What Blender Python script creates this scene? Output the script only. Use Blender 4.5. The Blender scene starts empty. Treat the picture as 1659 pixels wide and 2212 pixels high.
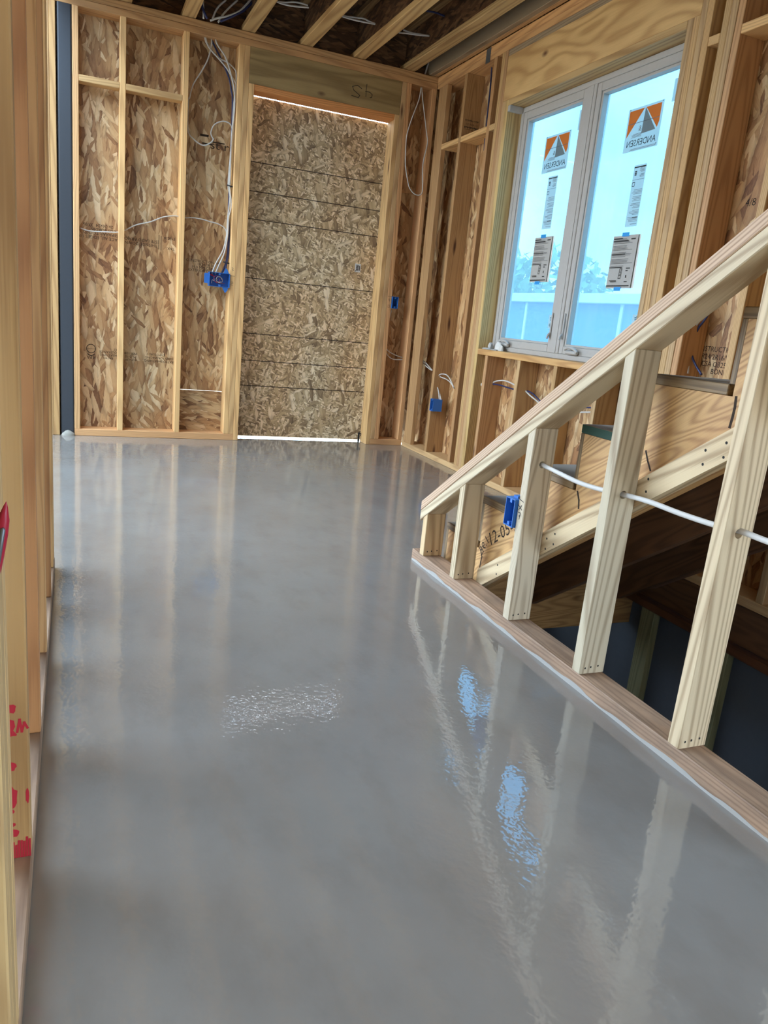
import bpy, bmesh, math, random
from mathutils import Vector, Matrix

# ------------------------------------------------------------------ camera, sky, sun, exposure
S = bpy.context.scene
COL = S.collection
cam_d = bpy.data.cameras.new('camera')
cam = bpy.data.objects.new('camera', cam_d); COL.objects.link(cam)
cam_d.sensor_fit = 'VERTICAL'; cam_d.sensor_height = 36.0
cam_d.lens = 1611.65 / 2212 * 36.0
cam_d.clip_start = 0.02; cam_d.clip_end = 400
def cam_axes(yaw, pitch, roll):
    ca, sa, cb, sb, cc, sc = math.cos(yaw), math.sin(yaw), math.cos(pitch), math.sin(pitch), math.cos(roll), math.sin(roll)
    R0 = Matrix(((ca, -sa, 0), (0, 0, -1), (sa, ca, 0)))
    P = Matrix(((1, 0, 0), (0, cb, -sb), (0, sb, cb)))
    Rz = Matrix(((cc, -sc, 0), (sc, cc, 0), (0, 0, 1)))
    return Rz @ P @ R0
RC = cam_axes(0.404504181, 0.248351525, 0.0982734614)
rx, ry, rz = RC[0], -RC[1], -RC[2]
cam.matrix_world = Matrix(((rx[0], ry[0], rz[0], 0.0), (rx[1], ry[1], rz[1], 0.0), (rx[2], ry[2], rz[2], 1.008), (0, 0, 0, 1)))
S.camera = cam

W = bpy.data.worlds.new('sky'); S.world = W; W.use_nodes = True
wn, wl = W.node_tree.nodes, W.node_tree.links
bg = wn['Background']
tc = wn.new('ShaderNodeTexCoord'); nz = wn.new('ShaderNodeTexNoise'); nz.inputs['Scale'].default_value = 2.6; nz.inputs['Detail'].default_value = 5
cr = wn.new('ShaderNodeValToRGB'); cr.color_ramp.elements[0].position = 0.38; cr.color_ramp.elements[1].position = 0.62
cr.color_ramp.elements[0].color = (0.34, 0.62, 1.0, 1); cr.color_ramp.elements[1].color = (0.84, 0.93, 1.0, 1)
wl.new(tc.outputs['Generated'], nz.inputs['Vector']); wl.new(nz.outputs['Fac'], cr.inputs['Fac']); wl.new(cr.outputs['Color'], bg.inputs['Color'])
bg.inputs['Strength'].default_value = 10.0

sun_d = bpy.data.lights.new('sun', 'SUN'); sun = bpy.data.objects.new('sun', sun_d); COL.objects.link(sun)
sun_d.energy = 1.5; sun_d.angle = math.radians(22); sun_d.color = (1.0, 0.97, 0.93)
sun.rotation_euler = Vector((0.70, -0.62, -0.36)).to_track_quat('-Z', 'Y').to_euler()
sun.location = (-8, 10, 6)

S.view_settings.view_transform = 'Standard'; S.view_settings.look = 'None'
S.view_settings.gamma = 1.0; S.view_settings.use_curve_mapping = False
S.view_settings.exposure = 0.0

# ------------------------------------------------------------------ materials
def lin(c):
    return tuple(((v / 255) / 12.92 if v / 255 <= 0.04045 else ((v / 255 + 0.055) / 1.055) ** 2.4) for v in c) + (1.0,)
class G:
    """small node-graph helper"""
    def __init__(s, name):
        s.m = bpy.data.materials.new(name); s.m.use_nodes = True
        s.t = s.m.node_tree; s.b = s.t.nodes['Principled BSDF']; s.out = s.t.nodes['Material Output']
    def n(s, typ, props=None, **ins):
        nd = s.t.nodes.new('ShaderNode' + typ)
        for k, v in (props or {}).items(): setattr(nd, k, v)
        for k, v in ins.items():
            key = int(k[1:]) if k[0] == 'i' and k[1:].isdigit() else k
            s.set(nd.inputs[key], v)
        return nd
    def set(s, sock, v):
        if isinstance(v, bpy.types.NodeSocket): s.t.links.new(v, sock)
        elif isinstance(v, bpy.types.Node): s.t.links.new(v.outputs[0], sock)
        else: sock.default_value = v
    def math(s, op, a, b=0.0, c=0.0, clamp=False):
        nd = s.n('Math', {'operation': op, 'use_clamp': clamp}, i0=a, i1=b)
        if op in ('MULTIPLY_ADD', 'COMPARE', 'SMOOTH_MIN'): s.set(nd.inputs[2], c)
        return nd.outputs[0]
    def vec(s, op, a, b=(0, 0, 0)):
        nd = s.n('VectorMath', {'operation': op}, i0=a)
        if op == 'SCALE': s.set(nd.inputs['Scale'], b)
        else: s.set(nd.inputs[1], b)
        return nd.outputs['Value'] if op in ('LENGTH', 'DOT_PRODUCT') else nd.outputs[0]
    def mix(s, f, a, b, blend='MIX'):
        nd = s.t.nodes.new('ShaderNodeMix'); nd.data_type = 'RGBA'; nd.blend_type = blend
        s.set(nd.inputs[0], f); s.set(nd.inputs[6], a); s.set(nd.inputs[7], b)
        return nd.outputs[2]
    def ramp(s, f, stops, interp='LINEAR'):
        nd = s.t.nodes.new('ShaderNodeValToRGB'); s.set(nd.inputs[0], f); r = nd.color_ramp; r.interpolation = interp
        while len(r.elements) < len(stops): r.elements.new(0.5)
        for e, (p, c) in zip(r.elements, stops): e.position = p; e.color = c
        return nd.outputs[0]
    def noise(s, v, scale, detail=2.0, rough=0.5):
        return s.n('TexNoise', Vector=v, Scale=scale, Detail=detail, Roughness=rough).outputs[0]
    def bump(s, h, strength=0.3, dist=0.002):
        s.set(s.b.inputs['Normal'], s.n('Bump', Strength=strength, Distance=dist, Height=h).outputs[0])
    def obj(s):
        return s.n('TexCoord').outputs['Object']
    def info(s): return s.n('ObjectInfo')
    def fin(s, color=None, rough=None, **kw):
        if color is not None: s.set(s.b.inputs['Base Color'], color)
        if rough is not None: s.set(s.b.inputs['Roughness'], rough)
        for k, v in kw.items(): s.set(s.b.inputs[k.replace('_', ' ')], v)
        return s.m

def plain(name, rgb, rough=0.6, **kw):
    g = G(name)
    v = g.noise(g.obj(), 40.0, 3)
    c = g.mix(g.math('MULTIPLY', v, 0.35), lin(rgb), tuple(x * 0.7 for x in lin(rgb)[:3]) + (1,))
    return g.fin(c, rough, **kw)

def wood(name, light, dark, ring=0.0048, contrast=0.55, knots=True, rough=0.62, fibre=0.25, dirt=0.0):
    g = G(name); o = g.obj(); inf = g.info(); r = inf.outputs['Random']
    r2 = g.math('FRACT', g.math('MULTIPLY', r, 17.31)); r3 = g.math('FRACT', g.math('MULTIPLY', r, 41.77))
    off = g.n('CombineXYZ', X=g.math('MULTIPLY_ADD', r2, 0.14, -0.07), Y=g.math('MULTIPLY_ADD', r3, 0.22, -0.11), Z=g.math('MULTIPLY', r, 37.0)).outputs[0]
    p = g.vec('ADD', o, off)
    low = g.n('TexNoise', Vector=g.vec('MULTIPLY', p, (7, 7, 1.1)), Scale=1.0, Detail=2.0).outputs['Color']
    warp = g.vec('MULTIPLY', g.vec('SUBTRACT', low, (0.5, 0.5, 0.5)), (0.032, 0.032, 0.0))
    q = g.vec('MULTIPLY', g.vec('ADD', p, warp), (1, 1, 0.012))
    rd = g.vec('LENGTH', q)
    fine = g.noise(g.vec('MULTIPLY', p, (260, 260, 5)), 1.0, 2)
    s = g.math('SINE', g.math('MULTIPLY_ADD', rd, 6.2832 / ring, g.math('MULTIPLY', fine, 1.6)))
    late = g.math('POWER', g.math('MULTIPLY_ADD', s, 0.5, 0.5), 2.2)
    broad = g.noise(g.vec('MULTIPLY', p, (16, 16, 0.5)), 1.0, 3)
    f = g.math('ADD', g.math('MULTIPLY', late, contrast), g.math('MULTIPLY', g.math('SUBTRACT', fine, 0.5), fibre * 1.6))
    f = g.math('ADD', f, g.math('MULTIPLY', g.math('SUBTRACT', broad, 0.5), 0.6), clamp=True)
    c = g.mix(f, lin(light), lin(dark))
    if knots:
        vo = g.n('TexVoronoi', {'voronoi_dimensions': '3D'}, Vector=g.vec('MULTIPLY', g.vec('ADD', p, warp), (9, 9, 1.9)), Scale=1.0, Randomness=1.0)
        present = g.math('GREATER_THAN', g.n('SeparateColor', i0=vo.outputs['Color']).outputs[0], 0.62)
        k = g.math('MULTIPLY', g.math('SMOOTH_MIN', g.math('SUBTRACT', 1.0, g.math('MULTIPLY', vo.outputs['Distance'], 7.0), clamp=True), 1.0, 0.1), present)
        c = g.mix(g.math('MULTIPLY', k, 1.6, clamp=True), c, lin((88, 52, 30)))
    if dirt:
        d = g.noise(g.vec('MULTIPLY', p, (9, 9, 3)), 1.0, 5, 0.65)
        c = g.mix(g.math('MULTIPLY', g.ramp(d, [(0.42, (0, 0, 0, 1)), (0.7, (1, 1, 1, 1))]), dirt), c, lin((96, 84, 74)))
    vary = g.mix(r2, (0.86, 0.86, 0.86, 1), (1.10, 1.06, 1.02, 1))
    c = g.mix(1.0, c, vary, 'MULTIPLY')
    c = g.mix(1.0, c, inf.outputs['Color'], 'MULTIPLY')
    g.bump(g.math('ADD', late, fine), 0.25, 0.0006)
    return g.fin(c, rough)

def osb(name, stops, layers, seed=0.0, aspect=1.0, rough=0.6):
    """strand board: several sheets of elongated cells laid over each other; flakes lie along local Z"""
    g = G(name); o = g.obj(); inf = g.info()
    sep = g.n('SeparateXYZ', i0=o)
    wob = g.n('TexNoise', Vector=o, Scale=38.0, Detail=2.0).outputs['Color']
    uv = g.n('CombineXYZ', X=sep.outputs[0], Y=sep.outputs[2]).outputs[0]
    uv = g.vec('ADD', uv, g.vec('MULTIPLY', g.vec('SUBTRACT', wob, (0.5, 0.5, 0.5)), (0.012, 0.012, 0)))
    uv = g.vec('ADD', uv, g.vec('SCALE', (3.1 + seed, 5.7 + seed, 0), g.math('MULTIPLY', inf.outputs['Random'], 9.0)))
    c = None; h = None
    for i, (ang, wd, ln, th) in enumerate(layers):
        a = math.radians(ang)
        rot = g.n('VectorRotate', {'rotation_type': 'Z_AXIS'}, Vector=uv, Angle=a).outputs[0]
        cell = g.vec('ADD', g.vec('MULTIPLY', rot, (1 / wd, 1 / ln, 0)), (i * 13.37, i * 7.77, 0))
        v = g.n('TexVoronoi', {'voronoi_dimensions': '2D'}, Vector=cell, Scale=1.0, Randomness=0.95)
        sc = g.n('SeparateColor', i0=v.outputs['Color'])
        fib = g.noise(g.vec('MULTIPLY', rot, (330, 22, 0)), 1.0, 2)
        val = g.math('ADD', sc.outputs[0], g.math('MULTIPLY', g.math('SUBTRACT', fib, 0.5), 0.55))
        col = g.ramp(val, stops)
        edge = g.math('SMOOTHSTEP', v.outputs['Distance'], 0.0, 1.0) if False else g.ramp(v.outputs['Distance'], [(0.38, (1, 1, 1, 1)), (0.80, (0.62, 0.58, 0.55, 1))])
        col = g.mix(1.0, col, edge, 'MULTIPLY')
        if c is None: c = col; h = val
        else:
            m = g.math('GREATER_THAN', sc.outputs[1], th)
            c = g.mix(m, c, col)
            h = g.math('ADD', g.math('MULTIPLY', h, g.math('SUBTRACT', 1.0, m)), g.math('MULTIPLY', g.math('ADD', val, 0.3 * i), m))
    big = g.noise(g.vec('MULTIPLY', o, (2.2, 2.2, 1.3)), 1.0, 2)
    c = g.mix(g.math('MULTIPLY', g.ramp(big, [(0.42, (0, 0, 0, 1)), (0.62, (1, 1, 1, 1))]), 0.55), c, g.mix(1.0, c, (1.0, 0.78, 0.60, 1), 'MULTIPLY'))
    c = g.mix(1.0, c, inf.outputs['Color'], 'MULTIPLY')
    g.bump(h, 0.35, 0.0016)
    return g.fin(c, rough)

def ply(name, light, dark, kx=7.0, kz=1.2, bands=26.0, rough=0.55, patches=True):
    g = G(name); o = g.obj(); inf = g.info()
    p = g.vec('ADD', o, g.vec('SCALE', (3.0, 5.0, 7.0), inf.outputs['Random']))
    lo = g.n('TexNoise', Vector=g.vec('MULTIPLY', p, (kx, kx, kz)), Scale=1.0, Detail=1.5).outputs[0]
    fine = g.noise(g.vec('MULTIPLY', p, (240, 240, 9)), 1.0, 2)
    s = g.math('MULTIPLY_ADD', g.math('SINE', g.math('MULTIPLY', lo, bands * 6.2832 * 0.35)), 0.5, 0.5)
    s = g.math('POWER', s, 1.6)
    f = g.math('ADD', g.math('MULTIPLY', s, 0.62), g.math('MULTIPLY', g.math('SUBTRACT', fine, 0.4), 0.5), clamp=True)
    c = g.mix(f, lin(light), lin(dark))
    if patches:
        b = g.noise(g.vec('MULTIPLY', p, (3, 3, 1.5)), 1.0, 3)
        c = g.mix(g.math('MULTIPLY', g.ramp(b, [(0.45, (0, 0, 0, 1)), (0.65, (1, 1, 1, 1))]), 0.3), c, lin(dark))
        vo = g.n('TexVoronoi', {'voronoi_dimensions': '3D'}, Vector=g.vec('MULTIPLY', p, (5, 5, 2.6)), Scale=1.0)
        k = g.math('SUBTRACT', 1.0, g.math('MULTIPLY', vo.outputs['Distance'], 9.0), clamp=True)
        c = g.mix(g.math('MULTIPLY', k, 1.3, clamp=True), c, lin((92, 58, 34)))
    c = g.mix(1.0, c, inf.outputs['Color'], 'MULTIPLY')
    g.bump(g.math('ADD', s, fine), 0.2, 0.0006)
    return g.fin(c, rough)

M = {}
M['fir'] = wood('fir_lumber', (212, 176, 126), (162, 122, 80))
M['rail'] = wood('rail_lumber', (216, 202, 174), (160, 138, 110), ring=0.0050, contrast=0.75)
M['grey_wood'] = wood('weathered_lumber', (150, 134, 112), (104, 90, 72), contrast=0.6)
M['plate'] = wood('dusty_plate_lumber', (168, 140, 116), (120, 94, 76), dirt=0.6)
M['flange'] = wood('flange_lumber', (204, 170, 120), (150, 112, 68), ring=0.010, contrast=0.7)
M['treated'] = wood('treated_lumber', (132, 130, 96), (92, 90, 62))
stops_wall = [(0.0, lin((122, 88, 58))), (0.15, lin((160, 122, 82))), (0.45, lin((186, 152, 108))), (0.75, lin((204, 176, 132))), (1.0, lin((224, 204, 166)))]
M['osb'] = osb('strand_board', stops_wall, [(0, .042, .17, 0), (14, .034, .15, .35), (-19, .045, .16, .5), (31, .026, .11, .74), (-8, .040, .19, .62), (-44, .024, .10, .88), (7, .016, .085, .86)])
M['osb_flat'] = osb('strand_board_rotated', stops_wall, [(90, .03, .12, 0), (76, .022, .10, .35), (109, .03, .11, .45), (98, .026, .13, .62)])
stops_door = [(0.0, lin((122, 104, 80))), (0.3, lin((166, 146, 112))), (0.6, lin((194, 176, 140))), (1.0, lin((228, 216, 188)))]
M['osb_door'] = osb('strand_board_weathered', stops_door, [(0, .016, .05, 0), (48, .012, .045, .4), (-38, .014, .05, .45), (18, .012, .05, .5), (-72, .010, .035, .62), (-14, .026, .085, .82), (62, .02, .07, .9)], seed=1.0)
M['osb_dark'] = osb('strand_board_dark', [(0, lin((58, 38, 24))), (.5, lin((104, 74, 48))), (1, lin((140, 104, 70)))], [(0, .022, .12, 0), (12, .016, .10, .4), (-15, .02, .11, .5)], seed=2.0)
M['ply'] = ply('header_plywood', (206, 172, 118), (160, 120, 72), kx=5.0, kz=1.3, bands=20)
M['ply_door'] = ply('door_header_plywood', (170, 144, 96), (122, 98, 58), kx=9.0, kz=0.9, bands=14)
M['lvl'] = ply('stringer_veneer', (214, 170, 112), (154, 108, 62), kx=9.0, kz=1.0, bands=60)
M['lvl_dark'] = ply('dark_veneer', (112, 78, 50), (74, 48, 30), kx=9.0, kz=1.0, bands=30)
M['edge'] = ply('plywood_edge', (150, 124, 88), (84, 64, 42), kx=60.0, kz=1.5, bands=8, patches=False)
M['tread'] = plain('dusty_tread', (152, 146, 134), 0.85)
M['green'] = plain('green_edge_paint', (44, 78, 62), 0.7)
M['steel'] = plain('bare_steel', (70, 73, 77), 0.42, Metallic=0.6)
M['dark_metal'] = plain('dark_metal', (40, 42, 44), 0.5, Metallic=0.6)
M['zinc'] = plain('zinc_plate', (120, 124, 126), 0.45, Metallic=0.7)
M['grout'] = plain('pale_grout', (158, 154, 142), 0.95)
M['blue'] = plain('blue_plastic', (48, 112, 190), 0.42)
M['white_cable'] = plain('white_cable_jacket', (206, 201, 192), 0.45)
M['navy_cable'] = plain('navy_cable_jacket', (44, 50, 92), 0.45)
M['black_cable'] = plain('black_cable_jacket', (30, 32, 40), 0.45)
M['red'] = plain('red_plastic', (176, 26, 52), 0.4)
M['copper'] = plain('copper_wire', (178, 104, 62), 0.35, Metallic=0.8)
M['vinyl'] = plain('white_vinyl', (184, 180, 174), 0.4)
M['paper'] = plain('white_paper', (222, 220, 214), 0.8); M['dim_paper'] = plain('backlit_grey_paper', (178, 175, 169), 0.85); M['splash'] = plain('drying_splash', (176, 172, 164), 0.6)  # grey of the instruction sheets stands in for their backlit shade
def backlit(name, rgb):
    g = G(name); d = g.n('BsdfDiffuse', Color=lin(rgb)); t = g.n('BsdfTranslucent', Color=lin(rgb))
    mx = g.n('MixShader', i0=0.62, i1=d.outputs[0], i2=t.outputs[0]); g.t.links.new(mx.outputs[0], g.out.inputs['Surface']); return g.m
M['label'] = backlit('label_film', (196, 198, 190)); M['orange'] = backlit('orange_film', (250, 132, 62)); M['grey_film'] = backlit('grey_film', (150, 146, 142))
M['ink'] = plain('black_ink', (34, 32, 30), 0.8)
M['stamp'] = plain('stamp_ink', (52, 38, 26), 0.9)
M['grey_ink'] = plain('grey_ink', (112, 112, 112), 0.8)
M['tape'] = plain('blue_tape', (40, 150, 222), 0.6)
M['red_ink'] = plain('red_paint', (184, 28, 46), 0.7)
M['concrete'] = plain('basement_concrete', (86, 92, 100), 0.9)
M['siding'] = plain('pale_siding', (92, 138, 188), 0.8)
M['fascia'] = plain('white_fascia', (236, 238, 240), 0.7)
M['leaf'] = plain('leaves', (150, 176, 110), 0.8)
M['bark'] = plain('bark', (96, 78, 60), 0.9)
M['earth'] = plain('bare_earth', (170, 150, 122), 0.95)
def floor_mat():
    g = G('wet_floor_topping'); o = g.obj()
    a = g.noise(o, 1.7, 5, 0.6); b = g.noise(g.vec('MULTIPLY', o, (9, 5, 1)), 1.0, 4, 0.6)
    c = g.mix(g.ramp(a, [(0.25, (0, 0, 0, 1)), (0.75, (1, 1, 1, 1))]), lin((131, 123, 113)), lin((142, 138, 131)))
    c = g.mix(g.math('MULTIPLY', g.ramp(b, [(0.5, (0, 0, 0, 1)), (0.72, (1, 1, 1, 1))]), 0.35), c, lin((120, 111, 100)))
    rip = g.noise(o, 70.0, 1, 0.5); wav = g.noise(o, 11.0, 1)
    g.bump(g.math('ADD', rip, g.math('MULTIPLY', wav, 1.6)), 0.20, 0.0017)
    rgh = g.math('MULTIPLY_ADD', g.ramp(a, [(0.3, (0, 0, 0, 1)), (0.7, (1, 1, 1, 1))]), 0.03, 0.008)
    return g.fin(c, rgh, IOR=1.9)
M['floor'] = floor_mat()
def glass_mat():
    g = G('filmed_glass')
    tr = g.n('BsdfTransparent', Color=(0.37, 0.54, 0.60, 1)); gl = g.n('BsdfGlossy', Roughness=0.04)
    fc = g.n('LayerWeight', Blend=0.5).outputs['Facing']
    fr = g.n('Math', {'operation': 'MULTIPLY_ADD'}, i0=g.math('POWER', fc, 4.0), i1=0.45, i2=0.04)
    film = g.n('BsdfDiffuse', Color=(0.55, 0.72, 0.86, 1)); tl = g.n('BsdfTranslucent', Color=(0.50, 0.72, 0.92, 1))
    haze = g.n('MixShader', i0=0.75, i1=film.outputs[0], i2=tl.outputs[0])
    body = g.n('MixShader', i0=0.20, i1=tr.outputs[0], i2=haze.outputs[0])
    mx = g.n('MixShader', i0=fr.outputs[0], i1=body.outputs[0], i2=gl.outputs[0])
    g.t.links.new(mx.outputs[0], g.out.inputs['Surface'])
    return g.m
M['glass'] = glass_mat()

# ------------------------------------------------------------------ geometry helpers
X, Y, Z = Vector((1, 0, 0)), Vector((0, 1, 0)), Vector((0, 0, 1))
AX = {'z': (X, Y, Z), 'x': (Y, Z, X), 'y': (Z, X, Y)}          # local frames whose Z runs along the grain
BACK, RIGHT, DOWN, RIM = (X, Y, Z), (Y, -X, Z), (X, -Z, Y), (Z, -Y, X)
def tag(o, label=None, cat=None, group=None, kind=None):
    if label: o['label'] = label
    if cat: o['category'] = cat
    if group: o['group'] = group
    if kind: o['kind'] = kind
    return o
def empty(name, loc, label=None, cat=None, group=None, kind=None):
    o = bpy.data.objects.new(name, None); COL.objects.link(o); o.location = loc; o.empty_display_size = 0.1
    return tag(o, label, cat, group, kind)
def wloc(o):
    v = Vector((0, 0, 0))
    while o is not None: v += o.location; o = o.parent
    return v
def link(name, me, mat, frame, origin, parent=None, tint=None):
    """frame = three axes of the object in the world, origin in the world; parents are unrotated or carry their own frame"""
    o = bpy.data.objects.new(name, me); COL.objects.link(o)
    if mat: me.materials.append(mat)
    fx, fy, fz = frame
    mw = Matrix(((fx[0], fy[0], fz[0], origin[0]), (fx[1], fy[1], fz[1], origin[1]), (fx[2], fy[2], fz[2], origin[2]), (0, 0, 0, 1)))
    if parent is not None:
        o.parent = parent
        pm = WM.get(parent.name, Matrix.Translation(parent.location))
        o.matrix_local = pm.inverted() @ mw
    else: o.matrix_local = mw
    WM[o.name] = mw
    if tint: o.color = (tint[0], tint[1], tint[2], 1)
    return o
WM = {}
def mesh_from(name, verts, faces, frame, origin, mat, parent=None, tint=None, bevel=0.0, smooth=False):
    fx, fy, fz = frame; og = Vector(origin)
    lv = [(lambda d: (d.dot(fx), d.dot(fy), d.dot(fz)))(Vector(v) - og) for v in verts]
    me = bpy.data.meshes.new(name); me.from_pydata(lv, [], faces)
    bm = bmesh.new(); bm.from_mesh(me)
    bmesh.ops.recalc_face_normals(bm, faces=bm.faces[:])
    if bevel: bmesh.ops.bevel(bm, geom=bm.edges[:], offset=bevel, segments=1, affect='EDGES', clamp_overlap=True)
    if smooth:
        for f in bm.faces: f.smooth = True
    bm.to_mesh(me); bm.free()
    return link(name, me, mat, frame, og, parent, tint)
BF = [(0, 1, 3, 2), (4, 6, 7, 5), (0, 4, 5, 1), (2, 3, 7, 6), (0, 2, 6, 4), (1, 5, 7, 3)]
def box(name, x0, x1, y0, y1, z0, z1, mat, parent=None, frame=None, tint=None, bevel=0.0025, shift=(0, 0, 0)):
    if frame is None:
        d = (x1 - x0, y1 - y0, z1 - z0); frame = AX['xyz'[d.index(max(d))]]
    vs = [(x, y, z) for x in (x0, x1) for y in (y0, y1) for z in (z0, z1)]
    for i in range(8):                                           # shift = lean of the top
        if vs[i][2] == z1: vs[i] = (vs[i][0] + shift[0], vs[i][1] + shift[1], vs[i][2])
    return mesh_from(name, vs, BF, frame, ((x0 + x1) / 2, (y0 + y1) / 2, (z0 + z1) / 2), mat, parent, tint, bevel)
def prism_x(name, poly, x0, x1, mat, parent=None, frame=None, tint=None, bevel=0.0):
    """polygon in (y, z) extruded along x"""
    n = len(poly); vs = [(x0, y, z) for y, z in poly] + [(x1, y, z) for y, z in poly]
    fs = [tuple(range(n)), tuple(range(2 * n - 1, n - 1, -1))] + [(i, (i + 1) % n, n + (i + 1) % n, n + i) for i in range(n)]
    cy = sum(p[0] for p in poly) / n; cz = sum(p[1] for p in poly) / n
    o = mesh_from(name, vs, fs, frame or AX['z'], ((x0 + x1) / 2, cy, cz), mat, parent, tint, bevel)
    return o
def flat(name, quads, mat, parent, frame, origin):
    """printed shapes: polygons in the (X, Z) plane of a frame, given relative to origin"""
    vs, fs = [], []
    for i, q in enumerate(quads):
        b = len(vs); vs += [(u, -2e-6 * (i % 40), v) for u, v in q]; fs.append(tuple(range(b, b + len(q))))
    me = bpy.data.meshes.new(name); me.from_pydata(vs, [], fs)
    o = link(name, me, mat, frame, origin, parent)
    if len(quads) > 1: o['kind'] = 'stuff'
    return o
def rect(u0, v0, u1, v1): return [(u0, v0), (u1, v0), (u1, v1), (u0, v1)]
def stroke(pts, w):
    out = []
    for (a, b), (c, d) in zip(pts, pts[1:]):
        l = math.hypot(c - a, d - b) or 1; nx, ny = -(d - b) / l * w / 2, (c - a) / l * w / 2
        ex, ey = (c - a) / l * w / 2, (d - b) / l * w / 2
        out.append([(a + nx - ex, b + ny - ey), (a - nx - ex, b - ny - ey), (c - nx + ex, d - ny + ey), (c + nx + ex, d + ny + ey)])
    return out
def text(name, body, size, mat, parent, fx, fz, origin, align='CENTER', sx=1.0):
    """lettering lying in the plane spanned by fx (reading direction) and fz (up)"""
    cu = bpy.data.curves.new('t', 'FONT'); cu.body = body; cu.size = size; cu.align_x = align; cu.align_y = 'CENTER'; cu.resolution_u = 2
    to = bpy.data.objects.new('t', cu); COL.objects.link(to)
    bpy.context.view_layer.update()
    me = bpy.data.meshes.new_from_object(to.evaluated_get(bpy.context.evaluated_depsgraph_get()))
    bpy.data.objects.remove(to); bpy.data.curves.remove(cu)
    me.materials.clear(); me.name = name
    for v in me.vertices: v.co.x *= sx
    return link(name, me, mat, (fx, fz, fx.cross(fz)), origin, parent)
def spline(pts, n=6):
    P = [Vector(p) for p in pts]; out = []
    for i in range(len(P) - 1):
        p0, p1, p2, p3 = P[max(i - 1, 0)], P[i], P[i + 1], P[min(i + 2, len(P) - 1)]
        for k in range(n):
            t = k / n
            out.append(0.5 * ((2 * p1) + (-p0 + p2) * t + (2 * p0 - 5 * p1 + 4 * p2 - p3) * t * t + (-p0 + 3 * p1 - 3 * p2 + p3) * t ** 3))
    out.append(P[-1]); return out
def tube(name, pts, r, mat, parent=None, n=6, sides=8, flatten=1.0):
    P = spline(pts, n); og = P[0].copy(); vs, fs = [], []
    t0 = (P[1] - P[0]).normalized(); up = Vector((0.3, 0.2, 0.93)); u = (up - t0 * up.dot(t0)).normalized()
    for i, p in enumerate(P):
        t = (P[min(i + 1, len(P) - 1)] - P[max(i - 1, 0)]).normalized()
        u = (u - t * u.dot(t)).normalized(); w = t.cross(u)
        for k in range(sides):
            a = 2 * math.pi * k / sides
            vs.append(p + u * (math.cos(a) * r) + w * (math.sin(a) * r * flatten))
    for i in range(len(P) - 1):
        for k in range(sides):
            fs.append((i * sides + k, i * sides + (k + 1) % sides, (i + 1) * sides + (k + 1) % sides, (i + 1) * sides + k))
    fs.append(tuple(range(sides - 1, -1, -1))); fs.append(tuple(range((len(P) - 1) * sides, len(P) * sides)))
    return mesh_from(name, vs, fs, (X, Y, Z), og, mat, parent, smooth=True)
def bored(o, centre, r, axis):
    """drill a hole through a piece of lumber"""
    me = bpy.data.meshes.new('c'); bm = bmesh.new()
    q = Z.rotation_difference(axis).to_matrix().to_4x4()
    bmesh.ops.create_cone(bm, cap_ends=True, segments=16, radius1=r, radius2=r, depth=0.3, matrix=Matrix.Translation(centre) @ q)
    bm.to_mesh(me); bm.free()
    c = bpy.data.objects.new('c', me); COL.objects.link(c)
    md = o.modifiers.new('b', 'BOOLEAN'); md.object = c; md.operation = 'DIFFERENCE'; md.solver = 'EXACT'
    bpy.context.view_layer.update()
    nm = bpy.data.meshes.new_from_object(o.evaluated_get(bpy.context.evaluated_depsgraph_get()))
    o.modifiers.clear(); o.data = nm
    bpy.data.objects.remove(c)
random.seed(7)

# ------------------------------------------------------------------ the setting
HT = 2.765                                                       # underside of the double top plates
def structure(name, loc, label=None): return empty(name, loc, label, kind='structure')
TAN, PINK, RED, PALE, BROWN = (1, 1, 1), (1.04, 0.90, 0.84), (0.86, 0.70, 0.58), (1.10, 1.06, 0.94), (0.80, 0.66, 0.54)

# floor: one pour, with the stairwell left open at the right
fp = [(-4.0, -2.6), (1.381, -2.6), (1.381, 2.868), (1.469, 2.868), (1.469, 2.80), (2.60, 2.80), (2.60, 5.96), (-4.0, 5.96)]
n = len(fp)
fl = mesh_from('floor', [(x, y, 0) for x, y in fp] + [(x, y, -0.045) for x, y in fp],
               [tuple(range(n)), tuple(range(2 * n - 1, n - 1, -1))] + [(i, (i + 1) % n, n + (i + 1) % n, n + i) for i in range(n)],
               (X, Y, Z), (0, 0, 0), M['floor'])
tag(fl, 'wet grey floor topping, glossy and still mirroring the framing', kind='structure')
box('subfloor', -4.0, 1.47, -2.6, 2.80, -0.066, -0.046, M['osb_dark'], fl, frame=DOWN)
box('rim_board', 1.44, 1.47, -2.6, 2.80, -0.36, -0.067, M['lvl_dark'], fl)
box('rim_board', 1.47, 2.72, 2.801, 2.84, -0.36, -0.047, M['lvl'], fl, tint=(0.8, 0.8, 0.8))

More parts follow.
